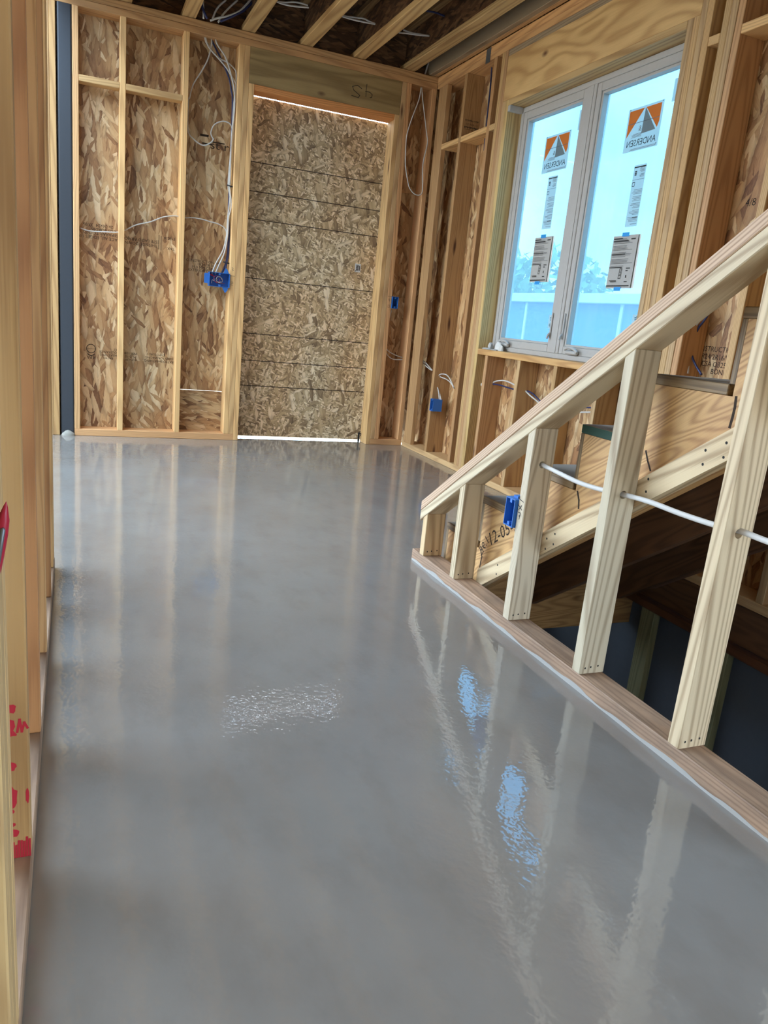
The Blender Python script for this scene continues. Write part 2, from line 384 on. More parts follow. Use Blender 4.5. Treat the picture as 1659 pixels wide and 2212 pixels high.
# back wall
wb = structure('wall_back', (1.2, 5.80, 0), 'stud wall at the far end with strand board behind open studs')
D = 0.14
def bstud(x0, x1, z0=0.049, z1=HT, mat='fir', tint=TAN, depth=D, **k):
    return box('stud', x0, x1, 5.80, 5.80 + depth, z0, z1, M[mat], wb, tint=tint, **k)
bstud(-0.1415, -0.1035, 0.0, HT, tint=(0.80, 0.74, 0.62)); bstud(-0.180, -0.142, 0.0, HT, tint=(0.80, 0.72, 0.60))
bstud(-0.006, 0.032, tint=(1.2, 1.06, 0.96))
bstud(0.285, 0.323, tint=(1.3, 1.25, 1.12))
bstud(0.690, 0.728, tint=(1.3, 1.25, 1.12))
bstud(1.062, 1.100, tint=(1.3, 1.25, 1.12)); bstud(1.1005, 1.1385, tint=(1.2, 1.15, 1.05))
bstud(1.139, 1.177, 0.0, 2.534, tint=(1.3, 1.25, 1.12))
bstud(2.252, 2.290, 0.0, 2.534, tint=PALE)
bstud(2.2905, 2.3285, tint=TAN); bstud(2.329, 2.367, tint=PINK)
bstud(2.5415, 2.5795, tint=PINK)
box('bottom_plate', -0.006, 1.139, 5.80, 5.94, 0.0, 0.049, M['fir'], wb, tint=PINK)
box('bottom_plate', 2.2905, 2.5795, 5.80, 5.94, 0.0, 0.049, M['fir'], wb, tint=PINK)
box('top_plate', -0.30, 2.5795, 5.80, 5.94, HT, HT + 0.041, M['fir'], wb, tint=(0.98, 0.84, 0.74))
box('top_plate', -0.30, 2.58, 5.80, 5.94, HT + 0.0425, HT + 0.0845, M['fir'], wb, tint=(0.98, 0.86, 0.76))
box('block', 0.0325, 0.2845, 5.80, 5.889, 2.335, 2.374, M['fir'], wb, tint=PALE)
box('block', 0.3235, 0.6895, 5.80, 5.889, 2.334, 2.373, M['fir'], wb, tint=PALE)
hd = box('header', 1.139, 2.2885, 5.80, 5.90, 2.5345, 2.7645, M['ply_door'], wb)
box('header_plate', 1.1775, 2.2515, 5.803, 5.94, 2.496, 2.534, M['fir'], wb, tint=(1.35, 0.88, 0.58))  # orange daylight glow painted into this plate's tint
# the pencilled 45, upside down on the door header
def hand(pts, s): return [(u * s, v * s) for u, v in pts]
sc = 0.085
five = [(1.0, -0.42), (0.72, -0.40), (0.45, -0.55), (0.52, -0.78), (0.86, -0.92), (0.92, -1.20), (0.55, -1.26), (0.30, -1.16)]
qs = stroke(hand([(0.02, 0.04), (-0.36, 0.22), (-0.82, 0.06), (-0.70, -0.2), (-0.1, -0.52), (-0.22, -0.72), (-0.84, -0.66)], sc), 0.0045)
qs += stroke(hand([(0.48, 0.46), (0.44, 0.0), (0.46, -0.50)], sc), 0.0045) + stroke(hand([(0.40, -0.12), (0.80, -0.10), (1.04, -0.26), (1.0, -0.48), (0.86, -0.52)], sc), 0.0045)
flat('pencilled_number', qs, M['ink'], hd, (X, Y, Z), (1.968, 5.7985, 2.652))
shA = box('sheathing', -0.24, 0.709, 5.9405, 5.952, 0.0, 3.15, M['osb'], wb, frame=BACK, bevel=0.001)
shB = box('sheathing', 0.711, 1.16, 5.9405, 5.952, 0.361, 3.15, M['osb'], wb, frame=BACK, bevel=0.001)
box('sheathing', 0.711, 1.16, 5.9405, 5.952, 0.0, 0.358, M['osb_flat'], wb, frame=BACK, bevel=0.001)
box('sheathing', 2.275, 2.72, 5.9405, 5.952, 0.0, 2.02, M['osb'], wb, frame=BACK, bevel=0.001, tint=(0.92, 0.84, 0.76))
box('sheathing', 2.275, 2.72, 5.9405, 5.952, 2.0203, 3.15, M['osb'], wb, frame=BACK, bevel=0.001, tint=(0.92, 0.84, 0.76))
box('sheathing', 1.161, 2.274, 5.9405, 5.952, 2.51, 3.15, M['osb'], wb, frame=BACK, bevel=0.001)
# mill stamps printed upside down on the sheathing
def stamp(parent, body, x, z, size, sx=1.0, al='CENTER', rotated=True):
    f = -1 if rotated else 1
    text('mill_stamp', body, size, M['stamp'], parent, X * f, Z * f, (x, 5.9395, z), al, sx)
stamp(shA, 'SPACE ALL EDGES 1/8', 0.170, 1.390, 0.030); stamp(shA, 'SEPARAR TODOS', 0.172, 1.418, 0.030)
stamp(shA, 'LOS BORDES', 0.190, 1.443, 0.028); stamp(shA, '2x-26x24  37/0x', 0.155, 1.470, 0.030)
stamp(shA, 'THIS SIDE DOWN', 0.444, 1.383, 0.028); stamp(shA, 'ESTE LADO ABAJO', 0.450, 1.410, 0.029)
stamp(shA, 'ENCIA', 0.640, 1.445, 0.028); stamp(shA, 'TAX.', 0.650, 1.375, 0.026)
flat('mill_stamp', [rect(-0.013, -0.055, -0.009, 0.045), rect(0.002, -0.06, 0.006, 0.04)], M['stamp'], shA, (X, Y, Z), (0.578, 5.9395, 1.415))
ring = []
for k in range(20):
    a, b = 2 * math.pi * k / 20, 2 * math.pi * (k + 1) / 20
    ring.append([(0.028 * math.cos(a), 0.028 * math.sin(a)), (0.028 * math.cos(b), 0.028 * math.sin(b)), (0.033 * math.cos(b), 0.033 * math.sin(b)), (0.033 * math.cos(a), 0.033 * math.sin(a))])
flat('mill_stamp', ring + stroke([(-0.022, -0.04), (0.0, -0.052), (0.022, -0.04)], 0.006), M['stamp'], shA, (X, Y, Z), (0.108, 5.9395, 0.618))
stamp(shA, 'APA', 0.108, 0.556, 0.032)
stamp(shA, 'THE ENGINEERED', 0.108, 0.618, 0.008)
stamp(shA, 'CAT', 0.262, 0.624, 0.022, al='RIGHT'); stamp(shA, 'TOLERANCE', 0.232, 0.602, 0.024); stamp(shA, 'SHEATHING', 0.232, 0.580, 0.024); stamp(shA, 'RATED', 0.225, 0.558, 0.022)
stamp(shA, 'PRP-108', 0.382, 0.604, 0.026); stamp(shA, 'PS 2-10', 0.382, 0.580, 0.026); stamp(shA, 'HUD-UM', 0.385, 0.557, 0.022)
stamp(shA, 'RATED SHEATHING', 0.585, 0.560, 0.024); stamp(shA, 'SIZED FOR SPACING', 0.585, 0.584, 0.022); stamp(shA, 'EXPOSURE 1', 0.560, 0.608, 0.024)
stamp(shB, 'CONSTRUCTION SH', 0.882, 1.312, 0.026, rotated=False); stamp(shB, '1R24/2R16', 0.905, 1.290, 0.028, rotated=False)
stamp(shB, '11.0 MM CSA', 0.880, 1.267, 0.028, rotated=False); stamp(shB, 'EXTERIOR TYPE', 0.872, 1.245, 0.026, rotated=False)
stamp(shB, 'st ri', 0.985, 2.117, 0.075, rotated=False, sx=1.3); flat('mill_stamp', [rect(-0.02, 0.0, 0.075, 0.008), rect(-0.085, -0.02, -0.01, -0.01), rect(-0.10, 0.03, -0.04, 0.045)], M['stamp'], shB, (X, Y, Z), (0.935, 5.9395, 2.135))
# the boarded doorway
dr = structure('door_1', (1.7, 5.955, 0), 'doorway boarded over with one weathered strand board sheet')
pn = box('panel', 1.150, 2.280, 5.962, 5.975, 0.013, 2.4965, M['osb_door'], dr, frame=BACK, tint=(1.25, 1.2, 1.15), bevel=0.001)
for z in (2.060, 1.858, 1.662, 1.236, 0.822, 0.614, 0.417):
    flat('nailing_line', [rect(-0.53, -0.0028, 0.55, 0.0028)], M['stamp'], pn, (X, Y, Z), (1.72, 5.9610, z))
tag(box('barcode_sticker', 2.088, 2.136, 5.9605, 5.9615, 1.374, 1.440, M['paper'], bevel=0), 'small white barcode sticker on the boarded doorway', 'sticker')
bs = bpy.data.objects['barcode_sticker']
flat('barcode', [rect(-0.014, -0.022 + i * 0.0042, 0.008, -0.0195 + i * 0.0042 + (i % 3) * 0.0006) for i in range(11)] + [rect(0.012, -0.02, 0.018, 0.02), rect(-0.02, -0.028, -0.014, -0.02)], M['ink'], bs, (X, Y, Z), (2.112, 5.9600, 1.407))

# right wall
wr = structure('wall_right', (2.58, 3.0, 0), 'stud wall at the right holding the double window')
def rstud(y0, y1, z0=0.042, z1=HT, mat='fir', tint=TAN, x0=2.58, x1=2.72, **k):
    return box('stud', x0, x1, y0, y1, z0, z1, M[mat], wr, tint=tuple(0.84 * t for t in tint), **k)
rstud(5.618, 5.758, x1=2.618, tint=(0.95, 0.86, 0.78))
rstud(5.301, 5.339, tint=(0.86, 0.75, 0.64))
rstud(4.885, 4.923, tint=(0.90, 0.76, 0.66))
for i, y in enumerate((4.779, 4.7405)): rstud(y, y + 0.038, tint=(PALE, PINK)[i])
tl = [rstud(4.702, 4.7400, z1=2.460, tint=TAN), rstud(4.6635, 4.7015, z1=2.460, mat='flange', tint=(1.3, 1.36, 1.2))]
cr_t = [PINK, TAN, PALE, TAN]
for i, y in enumerate((4.515, 4.100, 3.700, 3.300)): rstud(y, y + 0.036, z1=0.8545, tint=cr_t[i])
tr_ = [rstud(3.0565, 3.0945, z1=2.460, tint=TAN), rstud(3.018, 3.056, z1=2.460, tint=PALE)]
rstud(2.9795, 3.0175, tint=TAN); rstud(2.941, 2.979, tint=PALE)
rstud(2.8375, 2.8755, tint=PALE); rstud(2.799, 2.837, tint=TAN); rstud(2.7575, 2.7955, tint=PINK)
for i, y in enumerate((2.444, 2.037, 1.630, 1.224, 0.818, 0.411, 0.0)): rstud(y, y + 0.038, tint=(PALE, TAN, PINK)[i % 3])
box('bottom_plate', 2.58, 2.72, -2.0, 5.79, 0.0, 0.042, M['fir'], wr, tint=TAN)
box('top_plate', 2.58, 2.72, -2.0, 5.798, HT, HT + 0.041, M['fir'], wr, tint=(0.96, 0.82, 0.70))
box('top_plate', 2.5805, 2.72, -2.0, 5.94, HT + 0.0425, HT + 0.0845, M['fir'], wr, tint=(1.0, 0.86, 0.74))
hw = box('header', 2.582, 2.70, 3.0183, 4.7400, 2.4605, 2.728, M['ply'], wr, tint=(1.16, 1.12, 1.06))
box('filler_strip', 2.583, 2.68, 3.0183, 4.7400, 2.7285, 2.7645, M['grey_wood'], wr, tint=(1.1, 1.05, 0.95))
box('header_plate', 2.58, 2.72, 3.0950, 4.6630, 2.424, 2.460, M['flange'], wr, tint=(0.98, 0.96, 0.88))
box('rough_sill', 2.58, 2.72, 3.0950, 4.6630, 0.855, 0.893, M['fir'], wr, tint=(1.0, 0.88, 0.70))
zb = 2.331
for y0, y1 in ((5.3395, 5.6175), (4.9235, 5.3005), (4.8175, 4.8845), (2.876, 2.9405), (2.4825, 2.757)):
    box('block', 2.58, 2.72, y0, y1, zb - 0.019, zb + 0.019, M['fir'], wr, tint=PALE)
box('strap_plate', 2.5785, 2.5800, 4.985, 5.045, 2.755, 2.845, M['zinc'], wr, bevel=0, tint=(0.6, 0.62, 0.64))
for y0, y1, z0, z1 in ((4.665, 5.955, 0.0, 3.15), (3.10, 4.664, 0.0, 0.875), (3.10, 4.664, 2.45, 3.15), (1.18, 3.099, 0.0, 3.15), (-0.4, 1.178, 0.0, 3.15)):
    s_ = box('sheathing', 2.7205, 2.732, y0, y1, z0, z1, M['osb'], wr, frame=RIGHT, bevel=0.001, tint=(0.95, 0.86, 0.76))
    if y0 == 1.18:
        for k, (b, z) in enumerate((('CONSTRUCTION SHEATHING', 1.03), ('1R24/2R16/W24 11.0 MM', 0.995), ('CSA O325 EXTERIOR', 0.962), ('BOND TYPE', 0.93))):
            text('mill_stamp', b, 0.034, M['stamp'], s_, -Y, Z, (2.7197, 2.60, z))
        text('mill_stamp', '4/8 TX', 0.045, M['stamp'], s_, -Y, Z, (2.7197, 2.62, 1.66))
sp = [o for o in wr.children if o.name.startswith('stud')]
st2 = sp[1]
for k in range(2):
    text('grade_stamp', ('DOUG FIR-L  S-DRY', 'STUD  NLGA  123')[k], 0.020, M['ink'], st2, X, Z, (2.655, 5.3003, 2.462 - 0.024 * k), sx=0.62)
flat('grade_stamp', [rect(-0.055 + 0.011 * k, -0.006 + 0.003 * (k % 2), -0.048 + 0.011 * k, 0.006) for k in range(10)] + [rect(-0.056, -0.0145, 0.054, -0.0125), rect(-0.056, 0.046, 0.054, 0.048)], M['ink'], st2, (X, Y, Z), (2.655, 5.3003, 2.418))
# left wall
wl_ = structure('wall_left', (-0.075, 1.2, 0), 'open stud wall along the left side of the passage')
lt = {2.862: PALE, 2.776: PALE, 2.487: (0.80, 0.62, 0.50), 2.067: (0.98, 0.88, 0.76), 1.650: (0.88, 0.64, 0.50), 1.239: (0.94, 0.85, 0.70), 0.878: (0.98, 1.0, 0.9), 0.8395: (0.98, 1.0, 0.9), 0.801: (0.98, 1.0, 0.9), 0.411: TAN, 0.0: TAN}
for y, t in lt.items():
    s_ = box('stud', -0.164, -0.0765, y, y + 0.038, 0.043, 2.765, M['flange' if y == 1.239 else 'fir'], wl_, tint=t, shift=(-0.003 if y == 1.65 else 0, 0, 0))
    if y == 1.239: redstud = s_
box('bottom_plate', -0.164, -0.075, -0.4, 2.90, 0.0, 0.042, M['plate'], wl_, tint=(1.1, 1.06, 0.98))
box('top_plate', -0.164, -0.075, -0.4, 2.90, 2.7655, 2.8065, M['fir'], wl_); box('top_plate', -0.164, -0.075, -0.4, 2.90, 2.807, 2.848, M['fir'], wl_)
# red crayon marks on the near face of one stud
def blob(u, v, w, h, seed):
    r_ = random.Random(seed); pts = []
    for k in range(12):
        a = 2 * math.pi * k / 12; q = 0.75 + 0.4 * r_.random()
        pts.append((u + math.cos(a) * w / 2 * q, v + math.sin(a) * h / 2 * q))
    return pts
red_q = [blob(-0.103, 0.333, 0.020, 0.018, 1), blob(-0.106, 0.300, 0.018, 0.040, 2), blob(-0.104, 0.225, 0.018, 0.016, 5), blob(-0.104, 0.165, 0.018, 0.046, 8),
         blob(-0.106, 0.138, 0.012, 0.012, 9), blob(-0.104, 0.112, 0.010, 0.008, 12), blob(-0.103, 0.094, 0.020, 0.016, 13), blob(-0.080, 0.165, 0.006, 0.034, 16)]
red_q += stroke([(-0.112, 0.31), (-0.096, 0.285), (-0.108, 0.285)], 0.004) + stroke([(-0.093, 0.29), (-0.089, 0.312), (-0.086, 0.29), (-0.082, 0.306), (-0.0775, 0.296)], 0.004)
for k in range(9): red_q += stroke([(-0.112 + k * 0.0042, 0.046), (-0.112 + k * 0.0042, 0.062 + 0.014 * random.random() + 0.002 * k)], 0.0036)
flat('crayon_mark', red_q, M['red_ink'], redstud, (X, Y, Z), (0, 1.2385, 0))
# ceiling
ce = structure('ceiling', (0.7, 3.0, 2.85), 'underside of the floor above, wooden joists with strand board webs')
ZF = 2.8525
for i, x in enumerate((-2.128, -1.722, -1.316, -0.910, -0.504, -0.094, 0.312, 0.719, 1.122, 1.538, 1.939, 2.340)):
    j = empty('joist', (x, 5.8, ZF)); j.parent = ce; j.location = Vector((x, 5.8, ZF)) - ce.location
    WM[j.name] = Matrix.Translation((x, 5.8, ZF))
    ye_ = 5.90 if x > -0.2 else 2.0  # unseen left joists cut short to let skylight onto the far floor
    box('flange', x - 0.0455, x + 0.0455, -2.4, ye_, ZF, ZF + 0.038, M['flange'], j, tint=(1.0, 0.97, 0.88), bevel=0.003)
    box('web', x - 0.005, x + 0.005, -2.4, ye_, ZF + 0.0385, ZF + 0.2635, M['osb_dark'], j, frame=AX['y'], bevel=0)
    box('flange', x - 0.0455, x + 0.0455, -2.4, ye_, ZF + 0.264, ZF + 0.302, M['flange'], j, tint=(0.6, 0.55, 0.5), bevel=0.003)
box('ledger', 2.505, 2.545, -2.4, 5.90, ZF, ZF + 0.302, M['grey_wood'], ce, tint=(1.25, 1.15, 1.0))
box('ledger', 2.5455, 2.5795, -2.4, 5.90, ZF + 0.0, ZF + 0.302, M['fir'], ce, tint=(0.9, 0.78, 0.66))
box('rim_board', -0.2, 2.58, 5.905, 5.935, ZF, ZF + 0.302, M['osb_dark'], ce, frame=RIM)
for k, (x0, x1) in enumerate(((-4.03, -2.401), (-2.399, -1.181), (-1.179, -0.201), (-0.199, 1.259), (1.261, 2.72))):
    box('subfloor', x0, x1, -2.4, 5.95 if x0 > -0.3 else 2.0, ZF + 0.303, ZF + 0.321, M['osb_dark'], ce, frame=DOWN, bevel=0)  # unseen left panels cover the near part only, to shade the near floor

box('beam', -0.17, -0.10, -0.4, 5.95, 2.86, 3.15, M['lvl'], ce)
# unseen walls and openings, made up to steer the daylight
we = structure('added_wall_rear', (0, -2.6, 0), 'unseen wall added behind the viewer to hold back daylight')
for x0, x1, z0 in ((-4.0, -1.3, 0), (-1.29, -0.41, 2.3), (-0.4, 2.72, 0)): box('sheathing', x0, x1, -2.63, -2.602, z0, 3.15, M['osb'], we, frame=BACK, bevel=0)
wo = structure('added_wall_outer', (-4.0, 0, 0), 'unseen wall added at the left to block low skylight')
for y0, y1, z0, z1 in ((-2.6, 3.2, 0, 3.15), (3.201, 5.7, 2.8, 3.15), (5.701, 5.95, 0, 3.15)): box('sheathing', -4.03, -4.002, y0, y1, z0, z1, M['osb'], wo, frame=RIGHT, bevel=0)
wg = structure('added_wall_side_room', (-2.1, 5.95, 0), 'unseen wall added at the far left, its wide opening letting daylight in')
for x0, x1, z0 in ((-4.0, -3.0, 0), (-2.999, -1.0, 2.5), (-0.999, -0.25, 0)): box('sheathing', x0, x1, 5.953, 5.975, z0, 3.15, M['osb'], wg, frame=BACK, bevel=0)
# window
w1 = structure('window_1', (2.70, 3.88, 0.895), 'double casement window with white frame and filmed panes')
def wbox(n_, x0, x1, y0, y1, z0, z1, parent=None, mat='vinyl', bevel=0.003): return box(n_, x0, x1, y0, y1, z0, z1, M[mat], parent or w1, bevel=bevel)
YL, YR, ZB, ZT = 4.652, 3.106, 0.8935, 2.4225
wbox('jamb', 2.680, 2.770, YL - 0.030, YL, ZB, ZT); wbox('jamb', 2.680, 2.770, YR, YR + 0.030, ZB, ZT)
wbox('head', 2.680, 2.770, YR + 0.0302, YL - 0.0302, ZT - 0.030, ZT); wbox('sill', 2.680, 2.770, YR + 0.0302, YL - 0.0302, ZB, ZB + 0.030)
wbox('mullion', 2.679, 2.770, 3.862, 3.946, ZB + 0.0302, ZT - 0.0302)
wbox('mullion_cap', 2.676, 2.6789, 3.8865, 3.9215, ZB + 0.031, ZT - 0.031, bevel=0.001)
for (a, b) in ((3.9462, YL - 0.0302), (YR + 0.0302, 3.8618)):
    z0, z1 = ZB + 0.0302, ZT - 0.0302
    sa = empty('sash', (2.69, (a + b) / 2, z0)); sa.parent = w1; sa.location = Vector((2.69, (a + b) / 2, z0)) - w1.location; WM[sa.name] = Matrix.Translation((2.69, (a + b) / 2, z0))
    wbox('stile', 2.684, 2.750, a + 0.0005, a + 0.040, z0, z1, sa); wbox('stile', 2.684, 2.750, b - 0.040, b - 0.0005, z0, z1, sa)
    wbox('rail', 2.684, 2.750, a + 0.0402, b - 0.0402, z0, z0 + 0.045, sa); wbox('rail', 2.684, 2.750, a + 0.0402, b - 0.0402, z1 - 0.045, z1, sa)
    g0, g1, h0, h1 = a + 0.0402, b - 0.0402, z0 + 0.0452, z1 - 0.0452
    for (p, q, r_, s_) in ((g0, g0 + 0.014, h0, h1), (g1 - 0.014, g1, h0, h1), (g0 + 0.0142, g1 - 0.0142, h0, h0 + 0.014), (g0 + 0.0142, g1 - 0.0142, h1 - 0.014, h1)):
        wbox('glazing_stop', 2.692, 2.735, p, q, r_, s_, sa, bevel=0.002)
    wbox('pane', 2.7245, 2.7265, g0 + 0.0002, g1 - 0.0002, h0 + 0.0002, h1 - 0.0002, sa, 'glass', 0)
    hinge = b - 0.15 if a > 3.9 else b - 0.15
    ck = wbox('crank_housing', 2.660, 2.6835, hinge - 0.055, hinge + 0.055, z0 + 0.002, z0 + 0.026, sa, bevel=0.007)
    tube('crank_handle', [(2.655, hinge + 0.045, z0 + 0.030), (2.650, hinge + 0.01, z0 + 0.040), (2.652, hinge - 0.04, z0 + 0.036), (2.655, hinge - 0.075, z0 + 0.018)], 0.008, M['vinyl'], sa)
    lv = a + 0.022 if a > 3.9 else b - 0.022
    wbox('lock_lever', 2.674, 2.6838, lv - 0.006, lv + 0.006, z0 + 0.085, z0 + 0.235, sa, bevel=0.003)
    tube('lever_knob', [(2.677, lv, z0 + 0.115), (2.664, lv, z0 + 0.10), (2.660, lv, z0 + 0.08)], 0.006, M['vinyl'], sa)
# basement under the stairs
bw = structure('wall_basement', (2.6, 1.5, -0.2), 'dark basement wall of concrete behind flat studs under the stairs')
box('foundation', 2.62, 2.85, -2.5, 3.6, -2.6, -0.2, M['concrete'], bw, bevel=0)
box('foundation', 0.4, 2.61, 3.5, 3.7, -2.6, -0.37, M['concrete'], bw, bevel=0)
box('foundation', 0.3, 0.5, -2.5, 3.49, -2.6, -0.37, M['concrete'], bw, bevel=0)  # unseen side, put in to keep outside light from the basement
box('foundation', 0.51, 2.61, -2.6, -2.4, -2.6, -0.07, M['concrete'], bw, bevel=0)  # unseen near side, likewise put in to keep the basement dark
box('slab', 0.51, 2.61, -2.39, 3.49, -2.7, -2.6, M['concrete'], bw, bevel=0)
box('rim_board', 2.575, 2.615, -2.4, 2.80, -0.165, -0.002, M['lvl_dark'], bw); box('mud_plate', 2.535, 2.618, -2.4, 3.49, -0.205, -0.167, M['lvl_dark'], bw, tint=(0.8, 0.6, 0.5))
for y in (2.985, 2.563, 2.115, 1.70, 1.29): box('stud', 2.545, 2.585, y, y + 0.089, -2.6, -0.206, M['treated'], bw)
box('top_plate', 1.0, 2.54, 3.40, 3.489, -0.56, -0.52, M['treated'], bw)
for x in (1.55, 1.96, 2.40): box('stud', x, x + 0.038, 3.40, 3.489, -2.6, -0.561, M['treated'], bw)

# ------------------------------------------------------------------ staircase
sl = math.atan2(0.188, 0.276); GR = (X, Z * math.cos(sl) + Y * math.sin(sl), -Y * math.cos(sl) + Z * math.sin(sl))
GR = (GR[1].cross(GR[2]), GR[1], GR[2])
stc = empty('staircase', (2.0, 2.80, 0), 'unfinished wooden staircase climbing behind the stud half wall', 'staircase')
NS = 10
def stringer(x0, x1, mat, tint=TAN):
    poly = [(2.787, -0.24)]
    for i in range(1, NS + 1):
        y = 2.805 - 0.276 * (i - 1) - 0.0185
        poly += [(y, 0.188 * i - 0.0285), (y - 0.276, 0.188 * i - 0.0285)]
    ye = poly[-1][0]
    poly += [(ye, 0.385 + 0.681 * (1.9 - ye) + 0.002), (2.787, 0.385 + 0.681 * (1.9 - 2.787))]
    poly = poly[1:]
    return prism_x('stringer', poly, x0, x1, M[mat], stc, GR, tint)
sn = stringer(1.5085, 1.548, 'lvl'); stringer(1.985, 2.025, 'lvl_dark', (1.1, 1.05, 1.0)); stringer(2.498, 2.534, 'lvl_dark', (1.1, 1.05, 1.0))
def ledger(x0, x1, ya, yb, d, mat, tint):
    zf = lambda y: 0.385 + 0.681 * (1.9 - y)
    return prism_x('ledger', [(ya, zf(ya)), (ya, zf(ya) + d), (yb, zf(yb) + d), (yb, zf(yb))], x0, x1, M[mat], stc, GR, tint)
ledger(1.4705, 1.508, 2.44, 0.0, 0.082, 'rail', (1.0, 0.92, 0.78)); ledger(2.5345, 2.5735, 2.62, 0.0, 0.14, 'plate', (0.62, 0.52, 0.48))
for i in range(1, NS + 1):
    y = 2.805 - 0.276 * (i - 1)
    rs = box('riser', 1.5085, 2.534, y - 0.018, y, 0.188 * (i - 1) + (0.001 if i > 1 else 0.001), 0.188 * i - 0.0285, M['edge'], stc, frame=AX['z'], bevel=0.001)
    td = box('tread', 1.5085, 2.534, y - 0.276 - 0.0, y + 0.002, 0.188 * i - 0.028, 0.188 * i, M['edge'], stc, frame=AX['y'], bevel=0.002)
    flat('dust_film', [[(0.002, -0.510), (0.274, -0.510), (0.274, 0.508), (0.002, 0.508)]], M['tread'], td, (Y, Z, X), (2.025, y - 0.276 + 0.0, 0.188 * i + 0.0006))
    if i == 4:
        flat('painted_edge', [[(0.004, -0.027), (0.274, -0.027), (0.274, -0.001), (0.004, -0.001)]], M['green'], td, (Y, -X, Z), (1.5078, y - 0.276, 0.188 * i))
        bpy.data.objects['painted_edge']['label'] = 'green painted edge'
u = GR[2]
text('stencil_number', '12-05-2', 0.072, M['stamp'], sn, u * 1.0, GR[1], (1.5080, 2.355, 0.275))
text('grade_stamp', '1.9E', 0.05, M['stamp'], sn, Vector((0, 0.5, -0.87)), Vector((0, -0.87, -0.5)) * -1, (1.5080, 2.475, 0.185))
# ------------------------------------------------------------------ half wall beside the stairs
ra = empty('stair_half_wall', (1.42, 2.0, 0), 'pale stud half wall with sloping double rail beside the stairs', 'railing')
box('bottom_plate', 1.381, 1.469, -1.0, 2.867, -0.02, 0.050, M['plate'], ra, tint=(1.1, 1.06, 1.0))
zu = lambda y: 0.193 + 0.685 * (2.82 - y)
rst = []
for k, y in enumerate((2.752, 2.461, 2.045, 1.636, 1.228, 0.82)):
    a, b = y, y + 0.038
    rst.append(prism_x('stud', [(a, 0.0505), (b, 0.0505), (b, zu(b) - 0.0005), (a, zu(a) - 0.0005)], 1.380, 1.469, M['rail'], ra, AX['z'], ((0.92, 0.78, 0.60), (0.98, 0.92, 0.82), TAN, (1.02, 1.0, 0.95), (1.0, 0.94, 0.84), TAN)[k], 0.002))
ye, yf = 2.823, -0.4
prism_x('lower_rail', [(ye, zu(ye)), (ye, zu(ye) + 0.045), (yf, zu(yf) + 0.045), (yf, zu(yf))], 1.380, 1.469, M['rail'], ra, GR, (0.98, 0.94, 0.86), 0.0025)
prism_x('upper_rail', [(ye, zu(ye) + 0.0455), (ye, zu(ye) + 0.087), (yf, zu(yf) + 0.087), (yf, zu(yf) + 0.0455)], 1.379, 1.468, M['rail'], ra, GR, (1.02, 0.82, 0.74), 0.0025)
for k, (y, z) in enumerate(((2.083, 0.602), (1.655, 0.602), (1.247, 0.611))): bored(rst[2 + k], Vector((1.425, y - 0.02, z)), 0.012, Y)
# pencil marks and nail heads on the half wall
fm = (-Y, X, Z)
flat('pencil_mark', stroke([(0.0, 0.0), (0.032, -0.006)], 0.0025) + stroke([(0.006, 0.008), (0.010, -0.004)], 0.0025) + stroke([(0.004, -0.022), (0.028, -0.034)], 0.0028) + stroke([(0.024, -0.020), (0.010, -0.038)], 0.0028)
     + stroke([(0.010, -0.046), (0.022, -0.046), (0.024, -0.056), (0.016, -0.058)], 0.0025) + stroke([(0.022, -0.046), (0.020, -0.068)], 0.0025), M['ink'], rst[2], fm, (1.3793, 2.086, 0.478))
for s_, y in ((rst[0], 2.752), (rst[1], 2.461), (rst[2], 2.045), (rst[3], 1.636), (rst[4], 1.228)):
    q = []
    for x, z in ((0.018, 0.018), (0.038, 0.020), (0.064, 0.022)): q.append([(x + 0.0028 * math.cos(a), z + 0.0034 * math.sin(a)) for a in [k * math.pi / 4 for k in range(8)]])
    flat('nail_head', q, M['ink'], s_, (X, Y, Z), (1.380, y - 0.0008, 0.052))
# splash of topping along the plate
vs = []; N_ = 160
for k in range(N_ + 1):
    y = -0.9 + 3.76 * k / N_; h_ = 0.010 + 0.006 * math.sin(y * 9) * math.sin(y * 23 + 1) + 0.003 * random.random()
    vs += [(y, h_)]
qq = [[(vs[k][0], -0.001), (vs[k + 1][0], -0.001), (vs[k + 1][0], vs[k + 1][1]), (vs[k][0], vs[k][1])] for k in range(N_)]
flat('splash_line', qq, M['splash'], ra, (Y, -X, Z), (1.3798, 0, 0))

# glue runs on the stringer and nails in its ledger
gq = []
for i in range(1, 9):
    yy, zz = 2.805 - 0.276 * i - 0.03, 0.188 * i - 0.03
    r_ = random.Random(i); p = [(yy, zz)]
    while True:
        q_ = (p[-1][0] - 0.006 + 0.014 * r_.uniform(-1, 1), p[-1][1] - 0.024)
        if q_[1] < 0.385 + 0.681 * (1.9 - q_[0]) + 0.095: break
        p.append(q_)
    gq += stroke(p, 0.006 + 0.003 * r_.random())
flat('glue_run', gq, M['stamp'], sn, (Y, -X, Z), (1.5082, 0, 0))
nq = []
for y in (2.30, 2.02, 1.98, 1.66, 1.60, 1.42, 1.36):
    for d in (0.022, 0.058):
        zc = 0.385 + 0.681 * (1.9 - y) + d + 0.01 * math.sin(y * 40)
        nq.append([(y + 0.004 * math.cos(k * math.pi / 4), zc + 0.004 * math.sin(k * math.pi / 4)) for k in range(8)])
flat('nail_head', nq, M['ink'], [o for o in stc.children if o.name.startswith('ledger')][0], (Y, -X, Z), (1.4702, 0, 0))
bst = [o for o in bw.children if o.name.startswith('stud')][2]
text('stencil_number', '572', 0.05, M['ink'], bst, Z, Y, (2.5448, 2.160, -0.55))
